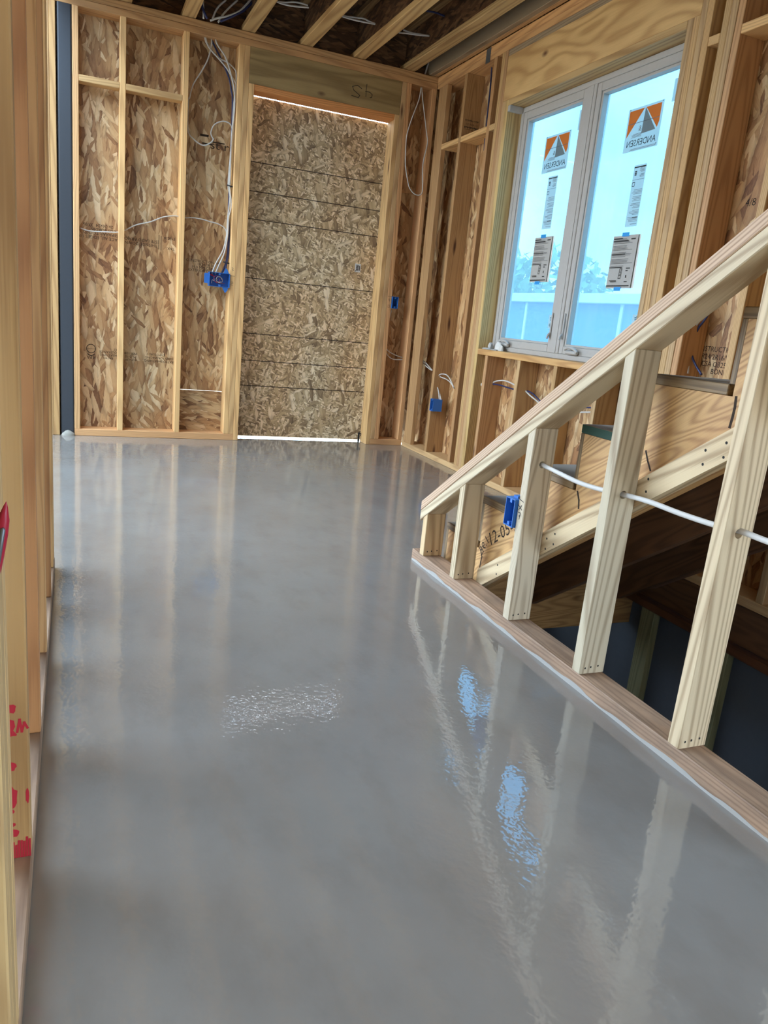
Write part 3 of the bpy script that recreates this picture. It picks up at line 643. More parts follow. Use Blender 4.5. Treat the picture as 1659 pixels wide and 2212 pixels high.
# pencil notes beside the electrical boxes
ks = [o for o in wb.children if o.name.startswith('stud')]
flat('pencil_mark', stroke([(0.0, 0.0), (0.034, -0.002)], 0.0022) + stroke([(0.012, 0.060), (0.022, 0.052), (0.014, 0.046), (0.024, 0.040), (0.014, 0.034)], 0.002) + stroke([(0.010, -0.045), (0.022, -0.043), (0.024, -0.054), (0.012, -0.055), (0.010, -0.066), (0.024, -0.066)], 0.002), M['ink'], ks[4], (X, Y, Z), (1.063, 5.7995, 1.230))
flat('pencil_mark', stroke([(0.0, 0.0), (0.032, 0.0)], 0.0022) + stroke([(0.010, -0.018), (0.010, -0.032), (0.020, -0.028)], 0.002) + stroke([(0.018, -0.014), (0.018, -0.040)], 0.002) + stroke([(0.008, -0.066), (0.008, -0.088), (0.022, -0.086), (0.020, -0.066)], 0.002), M['ink'], ks[9], (X, Y, Z), (2.332, 5.7995, 1.212))

# ------------------------------------------------------------------ steel post
po = empty('steel_post', (-0.0515, 5.85, 0), 'dark square steel post standing left of the back wall studs', 'post')
bm = bmesh.new()
pr = []
for cx, cy, a0 in ((0.034, 0.038, 0), (-0.034, 0.038, 90), (-0.034, -0.038, 180), (0.034, -0.038, 270)):
    for k in range(4): a = math.radians(a0 + 30 * k); pr.append((cx + 0.011 * math.cos(a), cy + 0.011 * math.sin(a)))
vs = [(-0.0515 + x, 5.852 + y, z) for z in (0.0, 2.85) for x, y in pr]; n = len(pr)
mesh_from('tube', vs, [(i, (i + 1) % n, n + (i + 1) % n, n + i) for i in range(n)] + [tuple(range(n)), tuple(range(2 * n - 1, n - 1, -1))], (X, Y, Z), (-0.0515, 5.852, 1.4), M['steel'], po, smooth=False)
vs = []; fs = []
for j in range(5):
    r_ = math.cos(j / 4 * math.pi / 2); zz = 0.040 * (j / 4) ** 0.85 + (0.003 if j % 2 else 0)
    for k in range(16): a = 2 * math.pi * k / 16; q = 1 + 0.10 * math.sin(3 * a + j) + 0.05 * math.sin(7 * a + 2 * j); vs.append((-0.050 + 0.044 * r_ * math.cos(a) * q, 5.795 + 0.022 * r_ * math.sin(a), zz))
for j in range(4):
    for k in range(16): fs.append((j * 16 + k, j * 16 + (k + 1) % 16, (j + 1) * 16 + (k + 1) % 16, (j + 1) * 16 + k))
mo = mesh_from('grout_mound', vs, fs, (X, Y, Z), (-0.05, 5.795, 0), M['grout'], po, smooth=True); mo['label'] = 'pale lump of grout at the foot'

# ------------------------------------------------------------------ electrical boxes
FB, FR = (X, Y, Z), (-Y, X, Z)                                  # opening towards -Y (back wall) / towards -X (right side)
def open_box(name, label, group, frame, origin, w, h, d, t=0.003):
    """box open at the front; origin = lower left corner of the opening, d = depth behind it"""
    e = empty(name, origin, label, 'electrical box', group)
    fx, fy, fz = frame; O = Vector(origin)
    def P(u, v, q): return O + fx * u + fy * v + fz * q
    vs = [P(u, v, q) for v in (0, d) for u, q in ((0, 0), (w, 0), (w, h), (0, h))] + [P(u, v, q) for v in (0, d - t) for u, q in ((t, t), (w - t, t), (w - t, h - t), (t, h - t))]
    fs = [(4, 5, 6, 7), (15, 14, 13, 12)]
    for i in range(4):
        j = (i + 1) % 4
        fs += [(i, j, 4 + j, 4 + i), (8 + i, 12 + i, 12 + j, 8 + j), (i, 8 + i, 8 + j, j)]
    mesh_from('shell', vs, fs, frame, O, M['blue'], e)
    for q in (0.004, h - 0.016):
        c = [P(w / 2 - 0.006, 0.002, q), P(w / 2 + 0.006, 0.002, q), P(w / 2 + 0.006, 0.002, q + 0.012), P(w / 2 - 0.006, 0.002, q + 0.012)]
        mesh_from('screw_lug', c + [p + fy * 0.012 for p in c], [(0, 1, 2, 3), (4, 7, 6, 5), (0, 4, 5, 1), (1, 5, 6, 2), (2, 6, 7, 3), (3, 7, 4, 0)], frame, O, M['blue'], e)
    return e, P
b1, P = open_box('electrical_box', 'wide blue electrical box stuffed with coiled wires left of the doorway', None, FB, (0.912, 5.787, 1.142), 0.149, 0.100, 0.075)
def ear(parent, pts, P, d0=0.004, d1=0.008):
    n = len(pts); vs = [P(u, d0, q) for u, q in pts] + [P(u, d1, q) for u, q in pts]
    return mesh_from('mounting_ear', vs, [tuple(range(n)), tuple(range(2 * n - 1, n - 1, -1))] + [(i, (i + 1) % n, n + (i + 1) % n, n + i) for i in range(n)], FB, P(0, 0, 0), M['blue'], parent)
ear(b1, [(-0.036, 0.018), (-0.001, 0.018), (-0.001, 0.088), (-0.030, 0.088), (-0.036, 0.082)], P, 0.008, 0.012)
ear(b1, [(0.100, 0.1005), (0.142, 0.1005), (0.128, 0.128), (0.118, 0.138)], P)
ear(b1, [(0.095, -0.0005), (0.140, -0.0005), (0.134, -0.022), (0.118, -0.040)], P)
for k in range(5):
    r_ = random.Random(k); cx = 0.066 + 0.010 * r_.uniform(-1, 1) + (0.022 if k > 2 else 0); cz = 0.050 + 0.006 * r_.uniform(-1, 1); ra_ = 0.018 + 0.006 * r_.random()
    tube('wire', [P(cx + ra_ * math.cos(a), 0.020 + 0.007 * k + 0.004 * math.sin(2 * a), cz + ra_ * math.sin(a)) for a in [0.6 * j + k for j in range(10)]], 0.0018, M[('white_cable', 'red', 'black_cable', 'white_cable', 'copper')[k]], b1, 3, 6)
tube('wire', [P(0.055, 0.03, 0.028), P(0.085, 0.03, 0.026), P(0.118, 0.03, 0.026)], 0.002, M['copper'], b1, 3, 6)
tube('wire', [P(0.02, 0.025, 0.02), P(0.025, 0.025, 0.045), P(0.04, 0.025, 0.04), P(0.035, 0.025, 0.07)], 0.0016, M['white_cable'], b1, 3, 6)
tube('wire_nut', [P(0.010, 0.03, 0.082), P(0.022, 0.03, 0.078), P(0.034, 0.03, 0.073)], 0.006, M['red'], b1, 3, 8)
b2, P2 = open_box('electrical_box', 'narrow blue electrical box on the stud right of the doorway', None, FB, (2.369, 5.788, 1.120), 0.052, 0.092, 0.072)
tube('wire', [P2(0.02, 0.02, 0.06), P2(0.026, 0.03, 0.045), P2(0.022, 0.03, 0.03), P2(0.03, 0.02, 0.02)], 0.002, M['black_cable'], b2, 3, 6)
b3, P3 = open_box('electrical_box', 'blue electrical box seen from its side low on a right wall stud', None, FR, (2.568, 5.2985, 0.372), 0.055, 0.094, 0.078)
b4, P4 = open_box('electrical_box', 'empty bright blue electrical box nailed to the half wall stud', None, FR, (1.367, 2.141, 0.374), 0.056, 0.098, 0.070)
tube('nail', [P4(0.03, 0.03, 0.100), P4(0.045, 0.032, 0.104), P4(0.075, 0.034, 0.102)], 0.002, M['zinc'], b4, 2, 6)
mesh_from('nail_bracket', [P4(u, v, q) for q in (0.0982, 0.106) for u, v in ((0.014, 0.02), (0.040, 0.02), (0.040, 0.045), (0.014, 0.045))], [(0, 1, 2, 3), (4, 7, 6, 5), (0, 4, 5, 1), (1, 5, 6, 2), (2, 6, 7, 3), (3, 7, 4, 0)], FR, P4(0, 0, 0.1), M['blue'], b4)

# ------------------------------------------------------------------ cables (points in metres)
A1 = [(0.827, 5.85, 2.784), (0.842, 5.85, 2.739), (0.872, 5.85, 2.712), (0.889, 5.85, 2.687), (0.938, 5.85, 2.658), (0.992, 5.85, 2.645), (1.037, 5.85, 2.619), (1.054, 5.85, 2.596), (1.058, 5.85, 2.535), (1.049, 5.85, 2.408), (1.046, 5.85, 2.277), (1.041, 5.85, 2.091), (1.032, 5.85, 1.861), (1.049, 5.85, 1.779), (1.038, 5.85, 1.629), (1.036, 5.85, 1.519), (1.014, 5.85, 1.407), (0.964, 5.85, 1.303), (0.937, 5.85, 1.228)]
A2 = [(0.833, 5.845, 2.784), (0.849, 5.845, 2.73), (0.877, 5.845, 2.697), (0.926, 5.845, 2.659), (0.982, 5.845, 2.612), (1.022, 5.845, 2.566), (1.051, 5.845, 2.527), (1.057, 5.845, 2.513), (1.058, 5.845, 2.437), (1.052, 5.845, 2.277), (1.044, 5.845, 2.091), (1.041, 5.845, 1.862), (1.06, 5.845, 1.727), (1.044, 5.845, 1.629), (1.042, 5.845, 1.52), (1.024, 5.845, 1.391), (0.984, 5.845, 1.289), (0.963, 5.845, 1.231)]
A3 = [(0.875, 5.85, 2.78), (0.88, 5.85, 2.738), (0.873, 5.85, 2.693), (0.854, 5.85, 2.627), (0.819, 5.85, 2.557), (0.779, 5.85, 2.49), (0.757, 5.85, 2.442), (0.741, 5.85, 2.371), (0.735, 5.85, 2.36), (0.737, 5.85, 2.172), (0.779, 5.85, 2.119), (0.845, 5.85, 2.089), (0.899, 5.85, 2.117), (0.917, 5.85, 2.147)]
A4 = [(0.914, 5.85, 2.142), (0.896, 5.85, 2.179), (0.916, 5.85, 2.233), (0.969, 5.85, 2.266), (1.019, 5.85, 2.265), (1.043, 5.85, 2.233), (1.046, 5.85, 2.174)]
A5 = [(0.904, 5.84, 2.778), (0.911, 5.84, 2.747), (0.939, 5.84, 2.714), (0.973, 5.84, 2.677), (0.997, 5.84, 2.628), (1.021, 5.84, 2.565), (1.044, 5.84, 2.48), (1.054, 5.84, 2.392), (1.048, 5.84, 2.276), (1.04, 5.84, 2.163), (1.043, 5.84, 1.862)]
A6 = [(0.867, 5.87, 2.788), (0.918, 5.87, 2.712), (0.963, 5.87, 2.644), (1.011, 5.87, 2.555), (1.03, 5.87, 2.484), (1.042, 5.87, 2.411), (1.045, 5.87, 2.169), (1.043, 5.87, 1.984), (1.046, 5.87, 1.702), (1.053, 5.87, 1.445), (1.042, 5.87, 1.322), (1.011, 5.87, 1.237)]
A7 = [(1.047, 5.86, 1.849), (1.044, 5.86, 1.7), (1.058, 5.86, 1.445), (1.047, 5.86, 1.323), (1.03, 5.86, 1.238)]
D1 = [(0.04, 5.86, 1.432), (0.1, 5.86, 1.421), (0.227, 5.86, 1.43), (0.28, 5.86, 1.436), (0.324, 5.86, 1.453), (0.402, 5.86, 1.5), (0.496, 5.86, 1.533), (0.581, 5.86, 1.576), (0.645, 5.86, 1.593), (0.688, 5.86, 1.597), (0.737, 5.86, 1.594), (0.786, 5.86, 1.601), (0.853, 5.86, 1.6), (0.92, 5.86, 1.59), (0.977, 5.86, 1.582), (1.029, 5.86, 1.551), (1.04, 5.86, 1.476)]
R1 = [(2.441, 5.792, 2.751), (2.432, 5.792, 2.663), (2.389, 5.792, 2.525), (2.362, 5.792, 2.411), (2.362, 5.792, 2.322), (2.374, 5.792, 2.191), (2.406, 5.792, 2.083), (2.424, 5.792, 2.04), (2.461, 5.792, 2.006), (2.503, 5.792, 1.995), (2.535, 5.792, 2.016), (2.534, 5.792, 2.079), (2.519, 5.792, 2.225), (2.539, 5.792, 2.374), (2.523, 5.792, 2.45), (2.487, 5.792, 2.586), (2.459, 5.792, 2.69), (2.446, 5.792, 2.752)]
R2 = [(2.393, 5.87, 1.272), (2.395, 5.87, 1.216)]
R3 = [(2.403, 5.87, 1.106), (2.393, 5.87, 1.049), (2.376, 5.87, 0.991), (2.368, 5.87, 0.913), (2.37, 5.87, 0.842), (2.397, 5.87, 0.787), (2.451, 5.87, 0.758), (2.518, 5.87, 0.738), (2.575, 5.87, 0.727)]
R4 = [(2.377, 5.87, 0.806), (2.391, 5.87, 0.765), (2.414, 5.87, 0.737), (2.456, 5.87, 0.715), (2.52, 5.87, 0.715), (2.576, 5.87, 0.722)]
R5 = [(2.65, 5.773, 0.726), (2.65, 5.677, 0.727), (2.65, 5.594, 0.705), (2.65, 5.492, 0.669)]
R6 = [(2.65, 5.771, 0.719), (2.65, 5.691, 0.715), (2.65, 5.607, 0.69), (2.65, 5.508, 0.667)]
B1 = [(2.62, 5.248, 0.466), (2.62, 5.275, 0.521), (2.62, 5.302, 0.552), (2.62, 5.329, 0.583), (2.62, 5.329, 0.624), (2.62, 5.282, 0.656), (2.62, 5.207, 0.665), (2.62, 5.144, 0.656), (2.62, 5.084, 0.623), (2.62, 5.03, 0.583)]
B2 = [(2.63, 5.237, 0.465), (2.63, 5.283, 0.521), (2.63, 5.31, 0.552), (2.63, 5.316, 0.599), (2.63, 5.305, 0.634), (2.63, 5.25, 0.633), (2.63, 5.188, 0.629), (2.63, 5.108, 0.611), (2.63, 5.043, 0.576)]
C1 = [(2.65, 4.54, 0.669), (2.65, 4.479, 0.691), (2.65, 4.399, 0.704), (2.65, 4.329, 0.704), (2.65, 4.253, 0.694), (2.65, 4.19, 0.684)]
C2 = [(2.65, 4.539, 0.666), (2.65, 4.437, 0.671), (2.65, 4.342, 0.667), (2.65, 4.262, 0.664), (2.65, 4.185, 0.665)]
C3 = [(2.65, 4.112, 0.673), (2.65, 4.043, 0.648), (2.65, 3.949, 0.621), (2.65, 3.858, 0.595)]
C4 = [(2.66, 4.117, 0.673), (2.66, 4.031, 0.661), (2.66, 3.952, 0.632), (2.66, 3.865, 0.6)]
C5 = [(2.65, 3.517, 0.619), (2.65, 3.457, 0.627), (2.65, 3.395, 0.637), (2.65, 3.35, 0.645)]
C6 = [(2.65, 3.529, 0.646), (2.65, 3.472, 0.652), (2.65, 3.401, 0.66), (2.65, 3.355, 0.665)]
T1 = [(0.795, 5.75, 2.971), (0.802, 5.75, 2.918), (0.807, 5.75, 2.845)]
T2 = [(0.949, 5.75, 2.988), (0.909, 5.75, 2.947), (0.885, 5.75, 2.909), (0.866, 5.75, 2.858)]
T3 = [(1.027, 5.75, 3.005), (0.977, 5.75, 2.952), (0.932, 5.75, 2.896), (0.903, 5.75, 2.845)]
T4 = [(1.115, 5.72, 3.025), (1.08, 5.72, 2.98), (1.03, 5.72, 2.927), (0.953, 5.72, 2.883), (0.897, 5.72, 2.861), (0.846, 5.72, 2.834)]
T5 = [(1.141, 5.72, 3.031), (1.111, 5.72, 2.992), (1.061, 5.72, 2.939), (1.0, 5.72, 2.897), (0.949, 5.72, 2.865), (0.913, 5.72, 2.844)]
T6 = [(0.789, 5.73, 2.918), (0.805, 5.73, 2.881), (0.827, 5.73, 2.844)]
V1 = [(1.214, 5.4, 2.931), (1.27, 5.4, 2.939), (1.321, 5.4, 2.952), (1.373, 5.4, 2.958), (1.421, 5.4, 2.955)]
V2 = [(1.214, 5.4, 2.931), (1.255, 5.4, 2.927), (1.312, 5.4, 2.929), (1.374, 5.4, 2.937), (1.427, 5.4, 2.945)]
V3 = [(1.655, 5.4, 2.95), (1.699, 5.4, 2.952), (1.762, 5.4, 2.959), (1.813, 5.4, 2.964), (1.852, 5.4, 2.956), (1.895, 5.4, 2.952)]
V4 = [(1.655, 5.4, 2.945), (1.712, 5.4, 2.942), (1.776, 5.4, 2.943), (1.84, 5.4, 2.946), (1.895, 5.4, 2.95)]
V5 = [(2.102, 5.4, 2.959), (2.157, 5.4, 2.954), (2.225, 5.4, 2.958), (2.299, 5.4, 2.965)]
V6 = [(2.071, 5.4, 2.936), (2.138, 5.4, 2.945), (2.205, 5.4, 2.951), (2.3, 5.4, 2.964)]
V7 = [(2.178, 5.2, 3.031), (2.243, 5.2, 3.037), (2.311, 5.2, 3.031)]
V8 = [(2.508, 5.84, 2.953), (2.494, 5.84, 2.908), (2.482, 5.84, 2.856)]
K1 = [(1.425, 2.057, 0.603), (1.425, 1.967, 0.597), (1.425, 1.842, 0.59), (1.425, 1.73, 0.594), (1.425, 1.647, 0.602), (1.425, 1.536, 0.609), (1.425, 1.415, 0.608), (1.425, 1.299, 0.611), (1.425, 1.229, 0.618), (1.425, 1.148, 0.617), (1.425, 1.031, 0.618)]
N1 = [(2.66, 2.702, 1.202), (2.66, 2.728, 1.155), (2.66, 2.756, 1.117), (2.66, 2.774, 1.063), (2.66, 2.777, 1.025), (2.66, 2.756, 0.983), (2.66, 2.724, 0.948), (2.66, 2.682, 0.913)]
N2 = [(2.65, 2.725, 1.182), (2.65, 2.753, 1.144), (2.65, 2.774, 1.101), (2.65, 2.777, 1.039), (2.65, 2.769, 0.982), (2.65, 2.756, 0.91)]
N3 = [(2.67, 2.776, 1.154), (2.67, 2.797, 1.111), (2.67, 2.808, 1.062), (2.67, 2.8, 0.995), (2.67, 2.788, 0.913)]
Q1 = [(2.66, 5.103, 2.788), (2.66, 5.09, 2.664), (2.66, 5.084, 2.518), (2.66, 5.078, 2.37), (2.66, 5.069, 2.234)]
def cable(pts, mat, label, group=None, r=0.0052, name='cable'):
    return tag(tube(name, pts, r, M[mat], None, 5, 8), label, 'cable', group)
gA = 'white cables dropping into the wide blue box'
for p, lb in ((A1, 'white cable of the bundle, entering the wide blue box at its left end'), (A2, 'white cable of the bundle, entering the wide blue box beside the leftmost one'), (A5, 'white cable of the bundle leaving the top plate farthest right')): cable(p, 'white_cable', lb, gA)
cable(A3, 'white_cable', 'white cable swinging left in a big loop and ending in mid air', r=0.0048)
cable(A4, 'white_cable', 'short white cable end curled like a hook off the bundle', r=0.0044)
cable(A6, 'navy_cable', 'dark navy cable running the full height behind the white bundle', 'navy cables above the wide blue box', 0.0065)
cable(A7, 'navy_cable', 'shorter dark navy cable between the two black ties and the wide blue box', 'navy cables above the wide blue box', 0.0065)
cable(D1, 'white_cable', 'thin white cable crossing sideways through the back wall studs', r=0.0042)
for (x, z), lb in (((1.046, 1.849), 'upper black cable tie holding the bundle'), ((1.042, 1.319), 'lower black cable tie just above the wide blue box')):
    tag(tube('cable_tie', [(x - 0.020 + 0.0, 5.835, z + 0.004), (x - 0.006, 5.828, z), (x + 0.010, 5.83, z - 0.002), (x + 0.018, 5.85, z), (x + 0.006, 5.872, z + 0.002), (x - 0.016, 5.868, z + 0.004), (x - 0.021, 5.842, z + 0.005)], 0.0045, M['black_cable'], None, 3, 6), lb, 'cable tie')
cable(R1, 'white_cable', 'white cable hanging in a long closed loop right of the doorway', r=0.0042)
cable(Q1, 'navy_cable', 'navy cable dropping from the grey strap beside the third right wall stud', r=0.0055)
cable(R2, 'white_cable', 'short white cable entering the narrow blue box from above', r=0.0042)
cable(R3, 'white_cable', 'white cable leaving the narrow blue box downward and bending right', r=0.0042)
cable(R4, 'white_cable', 'lower white cable sagging right into the corner below the narrow blue box', r=0.0042)
for p, lb in ((R5, 'upper'), (R6, 'lower')): cable(p, 'white_cable', lb + ' white cable of the pair bridging the corner bay of the right wall', 'white cable pair in the corner bay', 0.0045)
for p, lb in ((B1, 'taller arching'), (B2, 'lower arching')): cable(p, 'white_cable', lb + ' white cable from the low blue box on the right wall', 'white cables from the low blue box', 0.0045)
cable(C1, 'white_cable', 'white cable bowed upward in the first bay under the window', r=0.005)
cable(C2, 'navy_cable', 'navy cable under the bowed white one in the first bay below the window', r=0.005)
cable(C3, 'white_cable', 'white cable slanting down in the second bay under the window', r=0.005)
cable(C4, 'navy_cable', 'navy cable slanting down in the second bay under the window', r=0.005)
cable(C5, 'white_cable', 'white cable seen under the rail just above the green edged step', r=0.005)
cable(C6, 'navy_cable', 'navy cable seen under the rail just above the green edged step', r=0.005)
gT = 'white cables over the top plate'
for p, lb in ((T2, 'left'), (T3, 'right')): cable(p, 'white_cable', lb + ' of the two white cables curving up from the top plate between joists', gT, 0.0065)
cable(T1, 'white_cable', 'white cable rising straight beside the joist at the top of the back wall', r=0.006)
cable(T4, 'white_cable', 'white cable sweeping sideways along the top plate between two joists', r=0.0065)
cable(T5, 'navy_cable', 'navy cable sweeping along the top plate under a white one', 'navy cables over the top plate', 0.0075)
cable(T6, 'navy_cable', 'navy cable rising beside the straight white one at the left joist', 'navy cables over the top plate', 0.0075)
for p, lb in (((V1, V2), 'first'), ((V3, V4), 'second'), ((V5, V6), 'third')):
    for q, ul in zip(p, ('upper', 'lower')): cable(q, 'white_cable', ul + ' white cable of the pair crossing the %s joist bay right of the cable bundle' % lb, 'cable pair in the %s joist bay' % lb, 0.0055)
cable(V7, 'navy_cable', 'navy cable crossing high between the two joists nearest the window wall', r=0.006)
cable(V8, 'white_cable', 'short white cable stub at the end of the last joist above the corner', r=0.007)
tag(tube('cable', K1, 0.0072, M['white_cable'], None, 6, 10, 0.55), 'flat white cable threaded through the half wall studs', 'cable')
cable(N1, 'navy_cable', 'navy cable bending under the rail right of the window, nearest the strand board', r=0.0055)
cable(N2, 'white_cable', 'white cable bending between two dark ones under the rail right of the window', r=0.0055)
cable(N3, 'black_cable', 'black cable hanging against the wide stud face right of the window', r=0.006)
tag(tube('pipe_stub', [(2.650, 4.672, 0.648), (2.650, 4.655, 0.648), (2.650, 4.628, 0.648)], 0.013, M['paper'], None, 2, 12), 'white pipe stub in the hole of the trimmer under the window', 'pipe')

# ------------------------------------------------------------------ things at the window
IN, OUT = (-Y, X, Z), (Y, -X, Z)
def sticker(y, z, w, h, label, name='window_sticker', x=2.7241):
    o = flat(name, [rect(-w / 2, -h / 2, w / 2, h / 2)], M['label'], None, OUT, (x, y, z))
    return tag(o, label, 'sticker')
def bars(parent, x, y, z, w, h, rows, seed, mat='grey_ink', fill=0.45, left=0.0):
    r_ = random.Random(seed); q = []
    for k in range(rows):
        v = h / 2 - (k + 0.5) * h / rows; l = w * (0.55 + 0.4 * r_.random()) if k % 5 != 4 else 0
        if l: q.append(rect(-w / 2 + left, v - h / rows * fill / 2, -w / 2 + left + l, v + h / rows * fill / 2))
    return flat('printed_lines', q, M[mat], parent, OUT if x > 2.7230 else IN, (x, y, z))
for cy, cz, side in ((4.252, 2.106, 'left'), (3.470, 2.106, 'right')):
    w, h = 0.268, 0.214; e = sticker(cy, cz, w, h, 'maker sticker with orange and grey triangles on the %s pane' % side)
    xs = 2.7238
    def pq(u, v): return (u * w - w / 2, v * h - h / 2)                  # u runs from the right as seen indoors
    flat('orange_field', [[pq(0.96, 0.34), pq(0.96, 0.95), pq(0.53, 0.95)], [pq(0.49, 0.95), pq(0.06, 0.95), pq(0.06, 0.55), pq(0.10, 0.42)]], M['orange'], e, OUT, (xs, cy, cz))
    flat('grey_field', [[pq(0.505, 0.95), pq(0.135, 0.39), pq(0.53, 0.37)]], M['grey_film'], e, OUT, (xs, cy, cz))
    flat('print_band', [rect(-w / 2 + 0.02, 0.030, w / 2 - 0.012, 0.033)] , M['grey_ink'], e, OUT, (xs - 0.0001, cy, cz))
    text('lettering', 'ANDERSEN', 0.046, M['ink'], e, Y, Z, (xs - 0.0001, cy, cz - 0.068), sx=0.98)
    text('lettering', '&', 0.038, M['grey_ink'], e, Y, Z, (xs, cy + 0.022, cz + 0.0), sx=1.0)
    bars(e, xs, cy + 0.055, cz - 0.030, 0.10, 0.020, 4, 3); bars(e, xs, cy, cz - 0.098, 0.24, 0.010, 2, 5)
    flat('dot', [rect(-0.125, 0.100, -0.120, 0.105), rect(0.118, 0.100, 0.124, 0.106), rect(-0.122, -0.095, -0.117, -0.09)], M['ink'], e, OUT, (xs, cy, cz))
for cy, cz, w, h, side in ((4.245, 1.818, 0.100, 0.308, 'left'), (3.438, 1.772, 0.096, 0.306, 'right')):
    e = sticker(cy, cz, w, h, 'tall narrow ratings sticker in the middle of the %s pane' % side)
    bars(e, 2.7238, cy, cz - 0.055, w * 0.9, h * 0.58, 26, 11, fill=0.35); bars(e, 2.7238, cy - 0.015, cz + 0.115, w * 0.5, 0.05, 8, 12)
    flat('heading', [rect(-w / 2 + 0.002, h / 2 - 0.014, w / 2 - 0.002, h / 2 - 0.008), rect(-w / 2, h * 0.26, w / 2, h * 0.265), rect(-w * 0.4, -h * 0.36, 0.0, -h * 0.348)], M['ink'], e, OUT, (2.7238, cy, cz))
    flat('logo', [rect(0.020, 0.102, 0.036, 0.108), rect(0.020, 0.110, 0.036, 0.116), rect(0.020, 0.118, 0.036, 0.124)] + stroke([(0.024, 0.050), (0.042, 0.050), (0.042, 0.068), (0.024, 0.068), (0.024, 0.050)], 0.003), M['ink'], e, OUT, (2.7238, cy, cz))
for cy, cz, w, h, lb in ((4.027, 2.250, 0.066, 0.108, 'small barcode sticker high on the left pane beside the mullion'), (4.040, 1.108, 0.064, 0.082, 'small printed sticker low on the left pane beside the lock lever'),
                         (3.245, 2.240, 0.080, 0.104, 'small barcode sticker at the upper right of the right pane'), (3.262, 1.132, 0.075, 0.078, 'small printed sticker low on the right pane above the rail')):
    e = sticker(cy, cz, w, h, lb)
    if cz > 2: flat('barcode', [rect(-0.022 + k * 0.006, -0.044, -0.019 + k * 0.006 + (k % 2) * 0.0015, -0.010) for k in range(7)] + stroke([(-0.02, 0.018), (0.012, 0.018), (0.012, 0.044), (-0.02, 0.044)], 0.003) + [rect(-0.018, 0.004, 0.006, 0.011)], M['ink'], e, OUT, (2.7238, cy, cz))
    else: bars(e, 2.7238, cy, cz, w * 0.85, h * 0.85, 9, 21, 'ink', 0.5)
for cy, cz, w, h, side in ((4.248, 1.480, 0.196, 0.272, 'left'), (3.454, 1.440, 0.206, 0.272, 'right')):
    pg = empty('instruction_sheets', (2.720, cy, cz), 'grey instruction sheets taped with blue tape inside the %s pane' % side, 'paper')
    pp = mesh_from('sheet', [(2.7205 - 0.004 * (1 - (i / 6)) ** 2, cy - w / 2 + w * i / 6, z) for z in (cz - h / 2, cz + h / 2) for i in range(7)], [(i, i + 1, 8 + i, 7 + i) for i in range(6)], (X, Y, Z), (2.72, cy, cz), M['dim_paper'], pg)
    mesh_from('back_sheet', [(2.7232, cy - w / 2 - 0.018, cz - h / 2), (2.7232, cy + w / 2 - 0.03, cz - h / 2), (2.7232, cy + w / 2 - 0.03, cz + h / 2), (2.7232, cy - w / 2 - 0.012, cz + h / 2)], [(0, 1, 2, 3)], (X, Y, Z), (2.723, cy, cz), M['paper'], pg)
    xp = 2.7160
    bars(pg, xp, cy, cz + 0.045, w * 0.9, h * 0.56, 22, 31, fill=0.32, left=0.004)
    flat('heading', [rect(-w / 2 + 0.01, 0.118, -0.02, 0.123), rect(-w / 2 + 0.01, 0.105, 0.03, 0.110), rect(0.05, 0.112, 0.085, 0.118), rect(-w / 2 + 0.01, 0.038, 0.02, 0.042), rect(-w / 2 + 0.008, -0.030, 0.01, -0.026), rect(-w / 2 + 0.004, -0.126, w / 2 - 0.012, -0.121)], M['ink'], pg, IN, (xp - 0.0002, cy, cz))
    flat('diagram', stroke([(-0.008, -0.085), (0.008, -0.085), (0.012, -0.035), (-0.004, -0.035), (-0.008, -0.085)], 0.003) + stroke([(-0.006, -0.068), (0.009, -0.068)], 0.003) + stroke([(-0.005, -0.052), (0.01, -0.052)], 0.003) + [rect(0.045, -0.036, 0.078, -0.031), rect(0.045, -0.048, 0.062, -0.043), rect(0.05, -0.082, 0.056, -0.068), rect(-0.08, -0.098, -0.02, -0.095), rect(-0.07, -0.104, -0.02, -0.101), rect(0.045, -0.105, 0.07, -0.100)], M['ink'], pg, IN, (xp - 0.0002, cy, cz))
    for zz in (cz + h / 2 + 0.004, cz - h / 2 - 0.004):
        o = box('tape', xp - 0.0012, xp - 0.0004, cy - 0.028, cy + 0.028, zz - 0.010, zz + 0.010, M['tape'], pg, bevel=0); o['label'] = 'blue painter tape'
tag(box('shim_block', 2.581, 2.678, 4.632, 4.6625, 2.388, 2.4235, M['vinyl'], bevel=0.002, tint=(1, 0.97, 0.9)), 'white shim block wedged at the upper left corner of the window', 'shim')
def scrap(x, y, z, s, seed, label, mat='vinyl'):
    r_ = random.Random(seed); bm = bmesh.new(); bmesh.ops.create_icosphere(bm, subdivisions=2, radius=1)
    for v in bm.verts: v.co = Vector((v.co.x * s[0], v.co.y * s[1], max(v.co.z, -0.0) * s[2])) * (0.75 + 0.5 * r_.random())
    for v in bm.verts: v.co.z = max(v.co.z, 0)
    me = bpy.data.meshes.new('plastic_scrap'); bm.to_mesh(me); bm.free()
    return tag(link('plastic_scrap', me, M[mat], (X, Y, Z), (x, y, z)), label, 'plastic scrap')
scrap(2.640, 4.475, 0.894, (0.022, 0.050, 0.055), 3, 'crumpled clear plastic scrap on the sill under the crank handle', 'paper')
scrap(2.610, 4.600, 0.894, (0.025, 0.040, 0.012), 4, 'flat torn white scrap at the left end of the sill')
scrap(2.650, 4.615, 0.894, (0.020, 0.014, 0.045), 5, 'upright torn white scrap in the left corner of the sill')
scrap(2.615, 4.500, 0.894, (0.024, 0.055, 0.008), 6, 'thin white flake on the sill edge right of the torn scrap')
